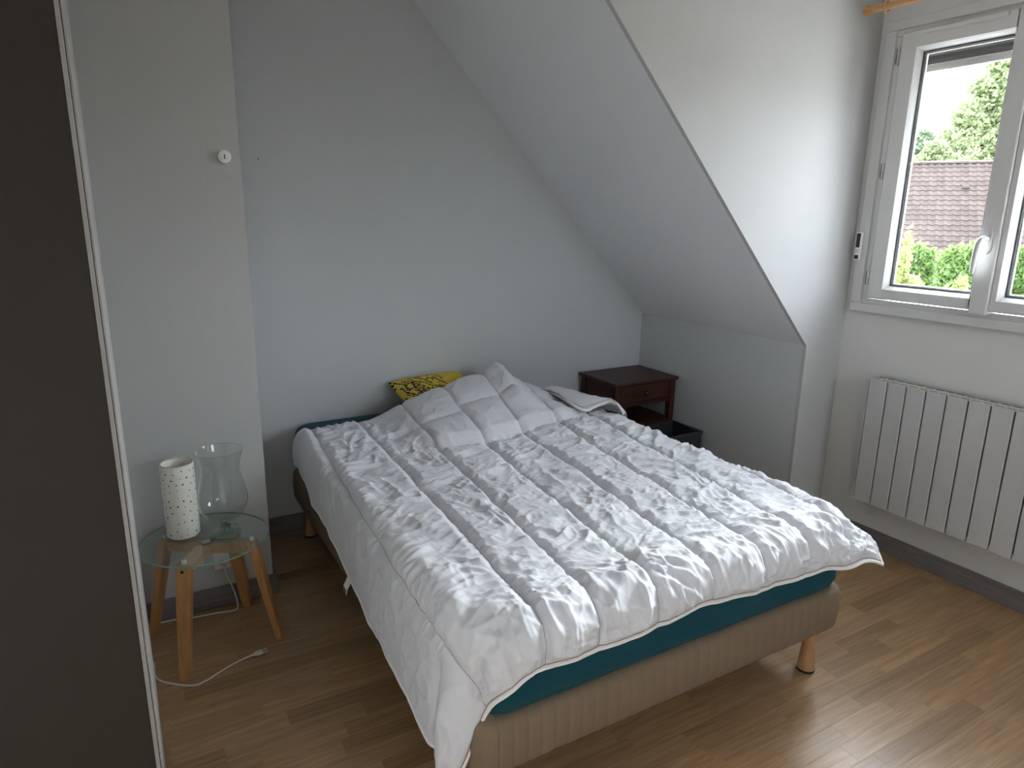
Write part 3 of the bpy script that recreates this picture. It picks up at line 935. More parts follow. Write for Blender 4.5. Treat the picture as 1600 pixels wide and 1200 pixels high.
dtube('hem_stitching', G[1:-1, 2]+np.array([0, 0, 0.0012]), 0.0010, M['thread'], 4)
GU = G[:, :20].copy(); GU[..., 2] -= 0.016; GU[:, 0] = G[:, 0]
grid_mesh('folded_corner_underside', GU[::-1]-ORG, M['duvet'], duv)

# ================================================================== YELLOW CUSHION
m, nt, p = new_mat('yellow_printed_cotton')
p.inputs['Roughness'].default_value = 0.85
tc = nt.nodes.new('ShaderNodeTexCoord')
mp = nt.nodes.new('ShaderNodeMapping'); mp.inputs['Rotation'].default_value = (0, 0, math.radians(62))
nt.links.new(tc.outputs['Object'], mp.inputs['Vector'])
def bricks(scale, w, h, bias, off):
    b = nt.nodes.new('ShaderNodeTexBrick')
    b.inputs['Scale'].default_value = scale; b.inputs['Brick Width'].default_value = w; b.inputs['Row Height'].default_value = h
    b.inputs['Mortar Size'].default_value = 0.035; b.inputs['Mortar Smooth'].default_value = 0.0; b.inputs['Bias'].default_value = bias
    b.inputs['Color1'].default_value = (0, 0, 0, 1); b.inputs['Color2'].default_value = (1, 1, 1, 1); b.inputs['Mortar'].default_value = (0, 0, 0, 1)
    b.offset = off; b.squash = 0.6; b.squash_frequency = 3
    nt.links.new(mp.outputs[0], b.inputs['Vector'])
    g_ = nt.nodes.new('ShaderNodeMath'); g_.operation = 'GREATER_THAN'; g_.inputs[1].default_value = 0.33
    nt.links.new(b.outputs['Color'], g_.inputs[0])
    return g_
b1 = bricks(17, 0.5, 0.22, 0.1, 0.37); b2 = bricks(9, 0.42, 0.25, 0.1, 0.5)
mxm = nt.nodes.new('ShaderNodeMath'); mxm.operation = 'MULTIPLY'
nt.links.new(b1.outputs[0], mxm.inputs[0]); nt.links.new(b2.outputs[0], mxm.inputs[1])
sepx = nt.nodes.new('ShaderNodeSeparateXYZ'); nt.links.new(tc.outputs['Object'], sepx.inputs[0])
lt = nt.nodes.new('ShaderNodeMath'); lt.operation = 'LESS_THAN'; lt.inputs[1].default_value = 0.03
nt.links.new(sepx.outputs['X'], lt.inputs[0])
ml = nt.nodes.new('ShaderNodeMath'); ml.operation = 'MULTIPLY'
b3 = bricks(13, 0.7, 0.3, 0.25, 0.5)
mxx = nt.nodes.new('ShaderNodeMath'); mxx.operation = 'MAXIMUM'
m4 = nt.nodes.new('ShaderNodeMath'); m4.operation = 'MULTIPLY'
nt.links.new(b3.outputs[0], m4.inputs[0]); nt.links.new(b1.outputs[0], m4.inputs[1])
nt.links.new(mxm.outputs[0], mxx.inputs[0]); nt.links.new(m4.outputs[0], mxx.inputs[1])
nt.links.new(mxx.outputs[0], ml.inputs[0]); nt.links.new(lt.outputs[0], ml.inputs[1])
mx = nt.nodes.new('ShaderNodeMix'); mx.data_type = 'RGBA'
mx.inputs[6].default_value = (0.62, 0.47, 0.06, 1); mx.inputs[7].default_value = (0.008, 0.008, 0.008, 1)
nt.links.new(ml.outputs[0], mx.inputs[0]); nt.links.new(mx.outputs[2], p.inputs['Base Color'])
M['cushion'] = m
cu = empty('cushion', (1.305, 2.945, 0.622))
tag(cu, 'yellow cushion with black lettering print lying at the bed head', 'cushion')
HW = 0.20
def pillow_z(u, v):
    a = np.clip(1-(u/HW)**2, 0, 1); b = np.clip(1-(v/HW)**2, 0, 1)
    return 0.074*(a*b)**0.5
def pinch(u, v):
    k = 1-0.10*((1-np.abs(v/HW))*np.abs(u/HW)**3)
    k2 = 1-0.10*((1-np.abs(u/HW))*np.abs(v/HW)**3)
    return u*k, v*k2
g = np.linspace(-HW, HW, 61)
U, V = np.meshgrid(g, g, indexing='ij')
pu, pv = pinch(U, V)
zt_ = pillow_z(U, V)+0.004*pnoise(U*18, V*18, 61)*np.clip(pillow_z(U, V)/0.03, 0, 1)
grid_mesh('front_cover', np.stack([pu, pv, zt_], -1), M['cushion'], cu)
grid_mesh('back_cover', np.stack([pu, pv, -pillow_z(U, V)*0.8], -1)[::-1], M['cushion'], cu)
# big letters  I L E  and  P
def strokes(name, segs):
    mb = MB()
    for (u0, v0, u1, v1, w) in segs:
        n = 5; d = np.array([u1-u0, v1-v0]); L = np.linalg.norm(d); d /= L; pn_ = np.array([-d[1], d[0]])*w/2
        vv = []
        for i in range(n+1):
            c0 = np.array([u0, v0])+d*L*i/n
            for s_ in (-1, 1):
                q_ = c0+pn_*s_
                a_, b_ = pinch(q_[0], q_[1])
                vv.append((a_, b_, float(pillow_z(q_[0], q_[1]))+0.0022))
        mb.add(vv, [(2*i, 2*i+1, 2*i+3, 2*i+2) for i in range(n)])
    return mb.build(name, M['dot'], cu)
w = 0.007
strokes('letter_I', [(-0.178, 0.055, -0.178, 0.10, w)])
strokes('letter_L', [(-0.160, 0.055, -0.160, 0.10, w), (-0.160, 0.055, -0.138, 0.055, w)])
strokes('letter_E', [(-0.126, 0.055, -0.126, 0.10, w), (-0.126, 0.055, -0.102, 0.055, w), (-0.126, 0.078, -0.106, 0.078, w), (-0.126, 0.10, -0.102, 0.10, w)])
strokes('letter_P', [(-0.12, -0.01, -0.12, 0.032, w), (-0.12, 0.032, -0.098, 0.030, w), (-0.098, 0.030, -0.098, 0.012, w), (-0.098, 0.012, -0.12, 0.010, w)])
cu.rotation_euler = (math.radians(21), math.radians(-2), math.radians(3))

# ================================================================== NIGHTSTAND
ns = empty('nightstand', (2.475, 2.965, 0))
tag(ns, 'small dark cherry wood nightstand with one drawer in the corner', 'nightstand')
nx0, nx1, ny0, ny1 = 2.262, 2.688, 2.80, 3.122
tp = MB(); tp.box(nx0-0.014, nx1+0.008, ny0-0.016, ny1+0.010, 0.603, 0.620)
rel(tp, ns).build('top', M['cherry'], ns, bevel=0.004)
for lx, ly in ((nx0, ny0), (nx1-0.036, ny0), (nx0, ny1-0.036), (nx1-0.036, ny1-0.036)):
    mb = MB(); a = 0.036; t = 0.006
    mb.add([(lx+t, ly+t, 0), (lx+a-t, ly+t, 0), (lx+a-t, ly+a-t, 0), (lx+t, ly+a-t, 0), (lx, ly, 0.47), (lx+a, ly, 0.47), (lx+a, ly+a, 0.47), (lx, ly+a, 0.47), (lx, ly, 0.6028), (lx+a, ly, 0.6028), (lx+a, ly+a, 0.6028), (lx, ly+a, 0.6028)],
           [(3, 2, 1, 0), (0, 1, 5, 4), (1, 2, 6, 5), (2, 3, 7, 6), (3, 0, 4, 7), (4, 5, 9, 8), (5, 6, 10, 9), (6, 7, 11, 10), (7, 4, 8, 11), (8, 9, 10, 11)])
    rel(mb, ns).build('leg', M['cherry'], ns, bevel=0.002)
for xa in (nx0+0.008, nx1-0.020):
    rel(MB().box(xa, xa+0.012, ny0+0.037, ny1-0.037, 0.490, 0.6025), ns).build('side_panel', M['cherry'], ns)
rel(MB().box(nx0+0.037, nx1-0.037, ny1-0.022, ny1-0.010, 0.490, 0.6025), ns).build('back_panel', M['cherry'], ns)
rel(MB().box(nx0+0.037, nx1-0.037, ny0+0.004, ny0+0.030, 0.478, 0.496), ns).build('rail', M['cherry'], ns, bevel=0.002)
dr = rel(MB().box(nx0+0.0385, nx1-0.0385, ny0+0.008, ny0+0.026, 0.499, 0.599), ns).build('drawer', M['cherry'], ns, bevel=0.004)
mbx = MB()
for (xa, xb, za, zb) in ((nx0+0.041, nx1-0.041, 0.501, 0.509), (nx0+0.041, nx1-0.041, 0.589, 0.597), (nx0+0.041, nx0+0.049, 0.5092, 0.5888), (nx1-0.049, nx1-0.041, 0.5092, 0.5888)):
    mbx.box(xa, xb, ny0+0.003, ny0+0.0078, za, zb)
rel(mbx, ns).build('moulding', M['cherry'], dr, bevel=0.0015)
kb = MB().lathe([(0, 0.024), (0.008, 0.023), (0.0125, 0.018), (0.013, 0.014), (0.009, 0.008), (0.006, 0.003), (0.010, 0), (0, 0)], 20)
kb.v = [(2.475+p_[0], ny0+0.008-p_[2], 0.549+p_[1]) for p_ in kb.v]
rel(kb, ns).build('knob', M['knob'], dr, smooth=True)
rel(MB().box(nx0+0.004, nx1-0.004, ny0+0.004, ny1-0.004, 0.36, 0.374), ns).build('shelf', M['cherry'], ns, bevel=0.002)

# dark storage bin in front of it
bn = empty('storage_bin', (2.50, 2.64, 0))
tag(bn, 'dark open storage bin on the floor between nightstand and bed', 'bin')
b0, b1, b2, b3 = 2.33, 2.672, 2.54, 2.782
def bring(z0, z1, g0, t):
    mb = MB()
    mb.box(b0+g0, b1-g0, b2+g0, b2+g0+t, z0, z1); mb.box(b0+g0, b1-g0, b3-g0-t, b3-g0, z0, z1)
    mb.box(b0+g0, b0+g0+t, b2+g0+t, b3-g0-t, z0, z1); mb.box(b1-g0-t, b1-g0, b2+g0+t, b3-g0-t, z0, z1)
    return mb
rel(bring(0.02, 0.356, 0.008, 0.003), bn).build('wall', M['basket'], bn)
rel(bring(0.356, 0.370, 0.002, 0.012), bn).build('rim', M['basket'], bn, bevel=0.003)
rel(MB().box(b0+0.012, b1-0.012, b2+0.012, b3-0.012, 0.0, 0.02), bn).build('bottom', M['basket'], bn)
for k in range(7):
    zz = 0.06+k*0.042
    rel(bring(zz, zz+0.006, 0.006, 0.002), bn).build('band', M['basket'], bn)

# ================================================================== GLASS SIDE TABLE
TC = (0.165, 2.385)
st_ = empty('side_table', (TC[0], TC[1], 0))
tag(st_, 'round glass side table on four splayed wooden legs beside the bed', 'side table')
GR = 0.206
rel(MB().lathe([(0, 0.3985), (GR-0.0015, 0.3985), (GR-0.0015, 0.4045), (0, 0.4045)], 72, (TC[0], TC[1], 0)), st_).build('glass_top', M['tableglass'], st_)
rel(MB().lathe([(GR-0.0014, 0.3985), (GR, 0.3995), (GR, 0.4035), (GR-0.0014, 0.4045)], 72, (TC[0], TC[1], 0)), st_).build('glass_rim', M['glassedge'], st_, smooth=True)
feet = [(0.049, 2.196), (0.368, 2.299), (-0.026, 2.537), (0.302, 2.568)]
tops = []
for fx, fy in feet:
    a = math.atan2(fy-TC[1], fx-TC[0]); e = Vector((math.cos(a), math.sin(a), 0)); tn = Vector((-e.y, e.x, 0))
    top = Vector((TC[0], TC[1], 0.388))+e*0.152; foot_ = Vector((fx, fy, 0))
    v = []
    for c0, hw, ht in ((foot_, 0.011, 0.017), (foot_.lerp(top, 0.75), 0.014, 0.0235), (top, 0.014, 0.0235)):
        for sx, sy in ((-1, -1), (1, -1), (1, 1), (-1, 1)):
            v.append(c0+e*(hw*sx)+tn*(ht*sy))
    mb = MB().add(v, [(3, 2, 1, 0), (0, 1, 5, 4), (1, 2, 6, 5), (2, 3, 7, 6), (3, 0, 4, 7), (4, 5, 9, 8), (5, 6, 10, 9), (6, 7, 11, 10), (7, 4, 8, 11), (8, 9, 10, 11)])
    lg = rel(mb, st_).build('leg', M['tablewood'], st_, bevel=0.003)
    # bolt in the outer face and clear pad under the glass
    bo = MB().lathe([(0, 0.004), (0.005, 0.0035), (0.006, 0.0)], 14)
    q_ = e.to_track_quat('Z', 'Y').to_matrix()
    bc = top+e*0.0145-Vector((0, 0, 0.022))+e*0.0015
    bo.v = [tuple(q_ @ Vector(p_)+bc) for p_ in bo.v]
    rel(bo, st_).build('bolt', M['black'], lg, smooth=True)
    pd = MB().lathe([(0, 0.0), (0.008, 0.0), (0.008, 0.0095), (0, 0.0095)], 18, (top.x, top.y, 0.3885))
    rel(pd, st_).build('glass_pad', M['white_plastic'], lg, smooth=True)
    # rail from leg to the middle
    v = []
    zt0, zt1 = (0.353, 0.386)
    for r0, hw in ((0.0, 0.0225), (0.1375, 0.0225)):
        for z_ in (zt0, zt1):
            for s_ in (-1, 1):
                c0 = Vector((TC[0], TC[1], z_))+e*r0+tn*(hw*s_); v.append(c0)
    mb = MB().add(v, [(0, 1, 3, 2), (5, 4, 6, 7), (0, 4, 5, 1), (2, 3, 7, 6), (0, 2, 6, 4), (1, 5, 7, 3)])
    rel(mb, st_).build('rail', M['tablewood'], st_)
pd = MB().lathe([(0, 0.0), (0.015, 0.0), (0.015, 0.0035), (0.012, 0.005), (0, 0.005)], 24, (TC[0], TC[1], 0.3862))
rel(pd, st_).build('center_disc', M['metal'], st_, smooth=True)

# dotted ceramic cylinder lamp
CC = (0.103, 2.448, 0.405)
cy = empty('ceramic_cylinder', CC)
tag(cy, 'white ceramic cylinder dotted with small dark holes on the glass table', 'candle holder')
H_ = 0.262; r0 = 0.053
rel(MB().lathe([(0, 0.0), (r0-0.004, 0.0), (r0, 0.005), (r0-0.0005, 0.1), (r0, H_-0.006), (r0-0.0015, H_-0.0008), (r0-0.005, H_-0.0008), (r0-0.006, H_-0.006), (r0-0.006, 0.008), (0, 0.008)], 56, CC), cy).build('body', M['ceramic'], cy, smooth=True)
rel(MB().lathe([(r0-0.0058, H_-0.0010), (r0-0.0045, H_+0.0006), (r0-0.002, H_+0.0006), (r0-0.0008, H_-0.0010)], 56, CC), cy).build('rim', M['ceramic_rim'], cy, smooth=True)
dm = [MB().lathe([(0, 0.0009), (s_, 0.0005), (s_, -0.001)], 8).mesh('dot') for s_ in (0.0016, 0.0022, 0.0029)]
for d_ in dm: d_.materials.append(M['dot'])
rd = random.Random(8); placed = []
for k in range(1500):
    a = rd.uniform(0, 2*PI); z_ = rd.uniform(0.012, H_-0.014)
    if all(math.hypot(((a-b+PI) % (2*PI)-PI)*r0, z_-zb) > 0.0195 for b, zb in placed):
        placed.append((a, z_))
for a, z_ in placed:
    o = bpy.data.objects.new('dot', rd.choice(dm))
    e = Vector((math.cos(a), math.sin(a), 0))
    o.rotation_euler = e.to_track_quat('Z', 'Y').to_euler()
    o.location = e*(r0-0.0003)+Vector((0, 0, z_))
    link(o, cy)

# clear hurricane vase
VC = (0.232, 2.39, 0.405)
va = empty('glass_vase', VC)
tag(va, 'clear glass hurricane vase on a short green tinted foot', 'vase')
bowl = [(0.006, 0.047), (0.028, 0.049), (0.050, 0.060), (0.070, 0.082), (0.080, 0.108), (0.082, 0.128), (0.079, 0.150), (0.073, 0.178), (0.066, 0.206), (0.0625, 0.228), (0.0625, 0.244), (0.066, 0.264), (0.072, 0.285), (0.0775, 0.303)]
rel(MB().lathe(bowl, 56, VC), va).build('bowl', M['vaseglass'], va, smooth=True)
lipb = MB()
lipb.lathe([(0.0772+0.0014*math.cos(b), 0.3035+0.0014*math.sin(b)) for b in [2*PI*k/6 for k in range(6)]], 56, VC, closed=True)
rel(lipb, va).build('lip', M['vaseglass'], va, smooth=True)
rel(MB().lathe([(0.0, 0.046), (0.019, 0.0475), (0.018, 0.036), (0.016, 0.026), (0.018, 0.016), (0.024, 0.011)], 40, VC), va).build('stem', M['vasegreen'], va, smooth=True)
rel(MB().lathe([(0.024, 0.011), (0.042, 0.0065), (0.050, 0.004), (0.0505, 0.0015), (0.048, 0.0), (0, 0.0)], 56, VC), va).build('foot', M['vasegreen'], va, smooth=True)

# ================================================================== CABLES AND OUTLET
ol = empty('wall_socket', (0.234, YP-0.007, 0.19))
tag(ol, 'white wall socket low on the pillar behind the glass table', 'socket')
mb = MB().box(0.20, 0.268, YP-0.010, YP-0.0005, 0.156, 0.224); rel(mb, ol).build('plate', M['white_plastic'], ol, bevel=0.003)
def smooth_path(pts, n=80):
    return [tuple(p_) for p_ in resample(np.array(pts, dtype=float), n)]
c1 = empty('plugged_cable', (0.24, 2.57, 0))
tag(c1, 'thin white cable running along the pillar from the wall socket', 'cable')
pth = smooth_path([(0.234, 2.585, 0.185), (0.236, 2.575, 0.150), (0.250, 2.572, 0.105), (0.262, 2.572, 0.055), (0.266, 2.566, 0.012), (0.256, 2.553, 0.004), (0.225, 2.555, 0.0035), (0.192, 2.563, 0.0035), (0.103, 2.573, 0.0035), (0.05, 2.59, 0.0035), (-0.08, 2.597, 0.0035)])
rel(MB().tube(pth, 0.003, 8), c1).build('wire', M['cord'], c1, smooth=True)
pg = MB().lathe([(0, 0), (0.013, 0), (0.016, 0.006), (0.014, 0.020), (0.006, 0.028), (0, 0.028)], 18)
pg.v = [(0.234+p_[0], YP-0.011-p_[2], 0.19+p_[1]) for p_ in pg.v]
rel(pg, c1).build('plug', M['cord'], c1, smooth=True)
c2 = empty('loose_cable', (0.15, 2.19, 0))
tag(c2, 'loose white cable with a two pin plug lying on the floor', 'cable')
pth = smooth_path([(-0.20, 2.40, 0.0035), (-0.10, 2.392, 0.0035), (-0.055, 2.385, 0.0035), (-0.036, 2.340, 0.0035), (-0.036, 2.275, 0.0035), (-0.015, 2.225, 0.0035), (0.064, 2.160, 0.0035), (0.110, 2.165, 0.0035), (0.155, 2.190, 0.0035), (0.20, 2.212, 0.0035), (0.240, 2.222, 0.006), (0.262, 2.224, 0.009)])
rel(MB().tube(pth, 0.003, 8), c2).build('wire', M['cord'], c2, smooth=True)
ang_ = math.radians(6); ux = Vector((math.cos(ang_), math.sin(ang_), 0.0)); uy = Vector((-ux.y, ux.x, 0)); uz = Vector((0, 0, 1))
pc = Vector((0.258, 2.2235, 0.0085))
v = []
secs = [(0.0, 0.004, 0.004), (0.010, 0.006, 0.0055), (0.016, 0.011, 0.0065), (0.034, 0.0125, 0.007), (0.037, 0.011, 0.006)]
for L_, a_, b_ in secs:
    for k in range(10):
        w_ = 2*PI*k/10
        v.append(pc+ux*L_+uy*(a_*math.cos(w_))+uz*(b_*math.sin(w_)))
f = []
for i in range(len(secs)-1):
    for k in range(10):
        f.append((i*10+k, i*10+(k+1) % 10, (i+1)*10+(k+1) % 10, (i+1)*10+k))
f.append(tuple(range(10))); f.append(tuple(40+k for k in range(10)))
plg = rel(MB().add(v, f), c2).build('plug', M['cord'], c2, smooth=True)
for s_ in (-1, 1):
    a0 = pc+ux*0.036+uy*(0.0085*s_)
    rel(MB().tube([a0, a0+ux*0.019], 0.002, 8), c2).build('pin', M['metal'], plg, smooth=True)

# ================================================================== WALL KNOB AND NAIL
kn = empty('round_wall_plug', (0.360, YP, 1.676))
tag(kn, 'small round white plug with a slot on the pillar near its edge', 'wall plug')
mb = MB().lathe([(0, 0.017), (0.017, 0.0165), (0.0215, 0.013), (0.022, 0.008), (0.019, 0.003), (0.018, 0.0)], 36)
mb.v = [(0.360+p_[0], YP-0.0003-p_[2], 1.676+p_[1]) for p_ in mb.v]
rel(mb, kn).build('cap', M['white_plastic'], kn, smooth=True)
rel(MB().box(0.3585, 0.3615, YP-0.0182, YP-0.0168, 1.668, 1.683), kn).build('slot', M['black'], kn)
mb = MB().lathe([(0, 0.004), (0.0025, 0.0035), (0.003, 0.002), (0.0012, 0.0)], 12)
mb.v = [(p_[0], -p_[2], p_[1]) for p_ in mb.v]
nl = mb.build('wall_nail', M['black'], None, smooth=True)
nl.location = (0.567, YB-0.0003, 1.71)
tag(nl, 'tiny dark nail head in the grey wall right of the pillar', 'nail')

# ================================================================== OUTSIDE
D_ = Vector((0.881, 0.473, 0)); S_ = Vector((0.473, -0.881, 0))
def out(D, a, z=-2.8):
    return D_*D+S_*a+Vector((0, 0, z))
gm = mat('pale_bounce_ground', (0.34, 0.32, 0.28), 0.9, var=0.3, scale=0.5)  # made-up pale surface, chosen to bounce daylight up into the room
gr = MB().add([out(4, -60), out(4, 60), out(140, 60), out(140, -60), out(4, -60, -3.0), out(4, 60, -3.0), out(140, 60, -3.0), out(140, -60, -3.0)],
              [(0, 1, 2, 3), (7, 6, 5, 4), (0, 4, 5, 1), (1, 5, 6, 2), (2, 6, 7, 3), (3, 7, 4, 0)])
struct('ground', gr, gm)

# neighbour's house with tiled roof
M['tile'] = mat('terracotta_tile', (0.055, 0.037, 0.030), 0.8, var=0.25, scale=1.5, bump=0.2, bscale=30)
M['tile_dark'] = mat('mossy_tile', (0.035, 0.025, 0.021), 0.85, var=0.3, scale=1.5)
M['render'] = mat('house_render', (0.45, 0.42, 0.37), 0.9)
hs = empty('neighbour_house', out(43, -0.3, -2.8))
tag(hs, 'house beyond the garden with a long brown tiled roof', 'house')
hyaw = math.atan2(S_.y, S_.x)+math.radians(6)
hs.rotation_euler = (0, 0, hyaw)
# local: x along ridge, y away from viewer, z up (0 = ground)
RZ_ = 7.12; PITCHR = math.radians(40); DEP = 6.2
ez = RZ_-math.tan(PITCHR)*DEP
MB().box(-9, 9, -DEP+0.5, DEP-0.5, 0, ez+0.3).build('wall', M['render'], hs)
gb = MB()
for xa in (-9.0, 8.8):
    gb.prism([(-DEP+0.5, ez+0.3), (DEP-0.5, ez+0.3), (0, RZ_-0.15)], 'x', xa, xa+0.2)
gb.build('gable', M['render'], hs)
rf = MB().prism([(-DEP, ez), (0, RZ_), (DEP, ez), (DEP, ez-0.12), (0, RZ_-0.12), (-DEP, ez-0.12)], 'x', -9.4, 9.4).build('roof', M['tile_dark'], hs)
# one roof tile: S-profile with thickness, local x across, local y up slope
TW, TE = 0.34, 0.37
def tile_mesh():
    nseg = 6
    prof = [(TW*i/nseg-TW/2, 0.018+0.028*math.sin(2*PI*i/nseg+0.5)) for i in range(nseg+1)]
    v = []
    for yy, dz in ((-TE*0.55, 0.048), (TE*0.55, 0.014)):
        v += [(x_*0.985, yy, z_+dz) for x_, z_ in prof]
    n = nseg+1
    v += [(x_*0.985, -TE*0.55, z_+0.014) for x_, z_ in prof]
    f = [(i, i+1, n+i+1, n+i) for i in range(nseg)]+[(2*n+i, 2*n+i+1, i+1, i) for i in range(nseg)]
    return v, f
tv_, tf_ = tile_mesh()
tmv = []
for k in range(4):
    me = MB().add(tv_, tf_).mesh('roof_tile')
    c_ = random.Random(k).uniform(0.85, 1.2)
    me.materials.append(mat('terracotta_tile_%d' % k, (0.055*c_, 0.037*c_, 0.030*c_), 0.85, var=0.2, scale=2.0))
    tmv.append(me)
rows_ = int(DEP/math.cos(PITCHR)/TE)
sm = MB(); cnt = 0
rt_ = random.Random(3)
for j in range(rows_):
    d_ = 0.18+j*TE
    yy = -d_*math.cos(PITCHR); zz = RZ_-d_*math.sin(PITCHR)
    for i in range(-27, 27):
        xx = (i+0.5)*TW
        if -9 <= i < 8 and j < 17:
            o = bpy.data.objects.new('roof_tile', rt_.choice(tmv))
            o.location = (xx, yy, zz); o.rotation_euler = (PITCHR, 0, rt_.uniform(-0.012, 0.012))
            link(o, rf); cnt += 1
        else:
            cs, sn = math.cos(PITCHR), math.sin(PITCHR)
            sm.add([(x_+xx, y_*cs-z_*sn+yy, y_*sn+z_*cs+zz) for x_, y_, z_ in tv_], tf_)
so = sm.build('roof_tiles_beyond', M['tile'], rf); so['kind'] = 'stuff'
rtm = MB().prism([(-0.15, -0.02), (-0.11, 0.07), (0, 0.11), (0.11, 0.07), (0.15, -0.02)], 'x', -0.2, 0.2).mesh('ridge_tile')
rtm.materials.append(M['tile'])
for i in range(-22, 23):
    o = bpy.data.objects.new('ridge_tile', rtm); o.location = (i*0.41, 0, RZ_+0.02); o.rotation_euler = (0, 0, 0); link(o, rf)
# vents on the roof
for xx, d_ in ((0.55, 2.0), (1.95, 0.95), (1.6, 3.9)):
    cs, sn = math.cos(PITCHR), math.sin(PITCHR)
    b = MB().prism([(-0.14, 0.03), (-0.14, 0.13), (0.0, 0.15), (0.2, 0.05)], 'x', -0.16, 0.16)
    o = b.build('roof_vent', M['tile_dark'], rf); o.location = (xx, -d_*cs, RZ_-d_*sn); o.rotation_euler = (PITCHR, 0, 0)

# foliage: many small leaf faces on branching blobs
def leaf_mat(name, col, var=0.35, trans=0.3):
    m = bpy.data.materials.new(name); m.use_nodes = True
    nt = m.node_tree; nt.nodes.clear()
    tc = nt.nodes.new('ShaderNodeTexCoord')
    no = nt.nodes.new('ShaderNodeTexNoise'); no.inputs['Scale'].default_value = 1.3; no.inputs['Detail'].default_value = 6
    nt.links.new(tc.outputs['Object'], no.inputs['Vector'])
    mx = nt.nodes.new('ShaderNodeMix'); mx.data_type = 'RGBA'
    mx.inputs[6].default_value = (*[c_*(1-var) for c_ in col], 1); mx.inputs[7].default_value = (*[c_*(1+var) for c_ in col], 1)
    nt.links.new(no.outputs['Fac'], mx.inputs[0])
    df = nt.nodes.new('ShaderNodeBsdfDiffuse'); tl = nt.nodes.new('ShaderNodeBsdfTranslucent')
    nt.links.new(mx.outputs[2], df.inputs['Color']); nt.links.new(mx.outputs[2], tl.inputs['Color'])
    ms_ = nt.nodes.new('ShaderNodeMixShader'); ms_.inputs[0].default_value = trans
    nt.links.new(df.outputs[0], ms_.inputs[1]); nt.links.new(tl.outputs[0], ms_.inputs[2])
    ou = nt.nodes.new('ShaderNodeOutputMaterial'); nt.links.new(ms_.outputs[0], ou.inputs['Surface'])
    return m
M['bark'] = mat('bark', (0.10, 0.075, 0.055), 0.9, var=0.3)
def plant(name, label, cat, base, blobs, n, leaf, mtl, seed, trunk=0.2, group=None):
    """blobs: (x, y, z, rx, ry, rz) ellipsoids relative to the base, x along S_, y along D_"""
    rn = np.random.RandomState(seed)
    root = empty(name, base)
    root.rotation_euler = (0, 0, math.atan2(S_.y, S_.x))
    tag(root, label, cat, group)
    bl = np.array(blobs, dtype=float)
    vol = bl[:, 3]*bl[:, 4]*bl[:, 5]; vol = vol**0.75; pr = vol/vol.sum()
    k = rn.choice(len(bl), n, p=pr)
    d = rn.normal(size=(n, 3)); d /= np.linalg.norm(d, axis=1, keepdims=True)
    rr = 0.55+0.5*rn.rand(n)**0.6
    # clumpy radius
    cl = 0.82+0.28*np.sin(d[:, 0]*7+k)*np.sin(d[:, 1]*6+2*k)*np.sin(d[:, 2]*8+k*3)
    c0 = bl[k, :3]+d*bl[k, 3:]*(rr*cl)[:, None]
    a = rn.normal(size=(n, 3)); a /= np.linalg.norm(a, axis=1, keepdims=True)
    b = np.cross(a, rn.normal(size=(n, 3))); b /= np.linalg.norm(b, axis=1, keepdims=True)
    sz = leaf*(0.6+0.8*rn.rand(n))[:, None]
    V = np.stack([c0-a*sz, c0+b*sz*0.55, c0+a*sz, c0-b*sz*0.55], 1).reshape(-1, 3)
    me = bpy.data.meshes.new('foliage')
    me.vertices.add(4*n); me.vertices.foreach_set('co', V.reshape(-1).astype(np.float32))
    me.loops.add(4*n); me.loops.foreach_set('vertex_index', np.arange(4*n, dtype=np.int32))
    me.polygons.add(n); me.polygons.foreach_set('loop_start', (np.arange(n)*4).astype(np.int32))
    me.update(calc_edges=True); me.materials.append(mtl)
    o = link(bpy.data.objects.new('foliage', me), root); o['kind'] = 'stuff'
    tb = MB()
    zmax = max(q_[2] for q_ in blobs)
    tb.tube([(0, 0, 0), (0.05*trunk, 0, zmax*0.5), (0, 0.1*trunk, zmax)], [trunk, trunk*0.75, trunk*0.35], 8)
    for q_ in blobs[:10]:
        tb.tube([(0, 0, max(0.2, q_[2]*0.55)), (q_[0]*0.6, q_[1]*0.6, q_[2]*0.85), (q_[0], q_[1], q_[2]+q_[5]*0.3)], [trunk*0.45, trunk*0.3, trunk*0.12], 6)
    tb.build('trunk', M['bark'], root, smooth=True)
    return root
L_tree = leaf_mat('leaf_pale_green', (0.28, 0.335, 0.175))
L_tree2 = leaf_mat('leaf_grey_green', (0.15, 0.195, 0.12))
L_hedge = leaf_mat('leaf_hedge', (0.145, 0.225, 0.075))
L_light = leaf_mat('leaf_yellow_green', (0.24, 0.29, 0.10))
plant('tall_tree', 'tall pale green tree rising behind the roof left of the window stile', 'tree', out(62, 1.3, -2.8),
      [(0, 0, 9.5, 2.6, 2.4, 3.0), (-1.9, 0, 8.0, 1.6, 1.8, 1.8), (1.6, 0, 8.8, 1.8, 2.2, 3.0), (0.7, 0, 13.0, 1.9, 2.0, 2.2), (-1.2, -0.5, 11.6, 1.4, 1.5, 1.4), (1.5, 0, 12.0, 1.7, 2.0, 2.4), (0.8, 0, 15.5, 2.0, 2.0, 1.8), (0.6, 0, 6.6, 2.4, 2.2, 2.0), (-2.4, 0, 10.2, 0.8, 0.9, 0.7), (-0.9, 0, 13.6, 0.9, 0.9, 0.8)], 26000, 0.17, L_tree, 1, 0.35)
plant('round_tree', 'rounded grey green tree behind the roof at the left glass edge', 'tree', out(80, -3.3, -2.8),
      [(0, 0, 11.4, 1.3, 1.4, 1.7), (-1.3, 0, 10.0, 1.4, 1.4, 1.6), (1.3, 0, 9.8, 1.3, 1.4, 1.5), (0, 0, 8.6, 2.4, 2.0, 1.7), (-2.6, 0, 9.4, 1.5, 1.5, 2.0), (0.6, 0, 7.2, 2.6, 2.0, 1.5)], 16000, 0.15, L_tree2, 2, 0.25)
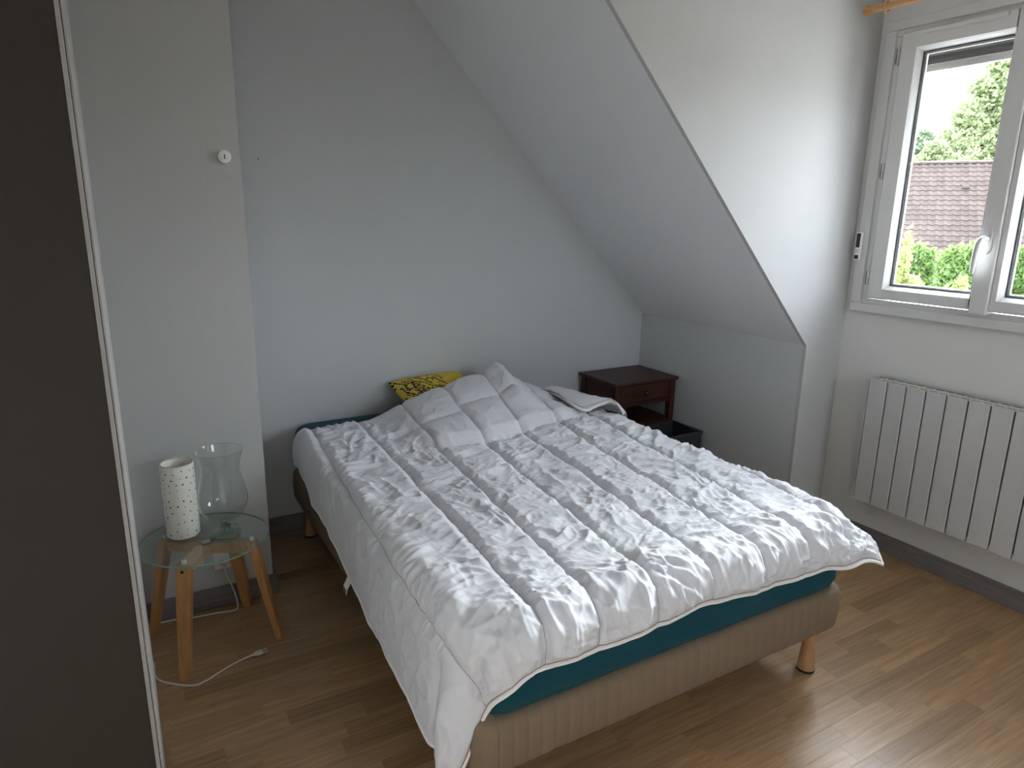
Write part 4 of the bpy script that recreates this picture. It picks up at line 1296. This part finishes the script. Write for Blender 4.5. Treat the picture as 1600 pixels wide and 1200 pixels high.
plant('broad_tree', 'broad green tree top filling the sky behind the window stile', 'tree', out(66, 6.6, -2.8),
      [(0, 0, 10, 2.6, 2.6, 4.2), (1.6, 0, 7.5, 2, 2.2, 3), (-0.6, 0, 14.0, 2.2, 2.2, 2.6), (1.2, 0, 13.5, 2.2, 2.2, 3), (0, 0, 6, 2.8, 2.5, 2.5)], 16000, 0.18, L_tree, 3, 0.35)
plant('low_tree', 'low green treetop showing just above the roof ridge', 'tree', out(55, -1.7, -2.8),
      [(0, 0, 7.3, 1.5, 1.2, 1.7), (-1.5, 0, 6.9, 1.3, 1.2, 1.5), (1.1, 0, 7.2, 1.2, 1.2, 1.6), (0.3, 0, 8.6, 0.9, 0.9, 0.9), (0, 0, 5.0, 1.8, 1.3, 1.2)], 13000, 0.14, L_tree, 4, 0.22)
for i, (a, dz) in enumerate(((-0.85, 0.0), (0.55, 0.15), (1.95, 0.1), (3.4, 0.1))):
    plant('garden_shrub', ['dense green shrub below the roof behind the yellow-green bush', 'dense green shrub in the middle below the roof', 'dense green shrub behind the window handle', 'dense green shrub seen through the right sash'][i], 'shrub', out(24.3 if i % 2 else 25.9, a, -2.8),
          [(0, 0, 2.6+dz, 0.80, 0.55, 1.0), (-0.35, 0, 1.6, 0.6, 0.55, 1.1), (0.35, 0, 1.6, 0.6, 0.55, 1.1), (0.2, -0.1, 3.0+dz, 0.5, 0.45, 0.6), (-0.3, 0.1, 2.85+dz, 0.5, 0.45, 0.6), (0, 0, 0.7, 0.8, 0.55, 0.8)], 12000, 0.07, L_hedge, 10+i, 0.08, 'garden shrubs below the roof')
plant('conifer_bush', 'pointed yellow-green conifer bush at the left of the glass', 'bush', out(15, -0.62, -2.8),
      [(0, 0, 3.6, 0.13, 0.13, 0.62), (-0.12, 0, 3.1, 0.28, 0.25, 0.6), (0.18, 0, 2.9, 0.25, 0.25, 0.45), (0, 0, 2.2, 0.5, 0.45, 0.8), (0.4, 0, 2.3, 0.3, 0.3, 0.5), (-0.5, 0, 2.6, 0.35, 0.3, 0.9), (0, 0, 1.2, 0.6, 0.5, 1.0)], 9000, 0.045, L_light, 20, 0.06)
plant('feathery_bush', 'feathery yellow-green bush along the bottom of the glass', 'bush', out(14, 0.2, -2.8),
      [(0, 0, 2.85, 0.3, 0.3, 0.42), (0.35, 0, 2.6, 0.28, 0.3, 0.4), (-0.35, 0, 2.7, 0.3, 0.3, 0.4), (0, 0, 1.9, 0.5, 0.4, 0.8), (0.12, 0, 3.22, 0.12, 0.12, 0.2), (0, 0, 1.0, 0.5, 0.4, 0.9)], 8000, 0.045, L_light, 21, 0.05)
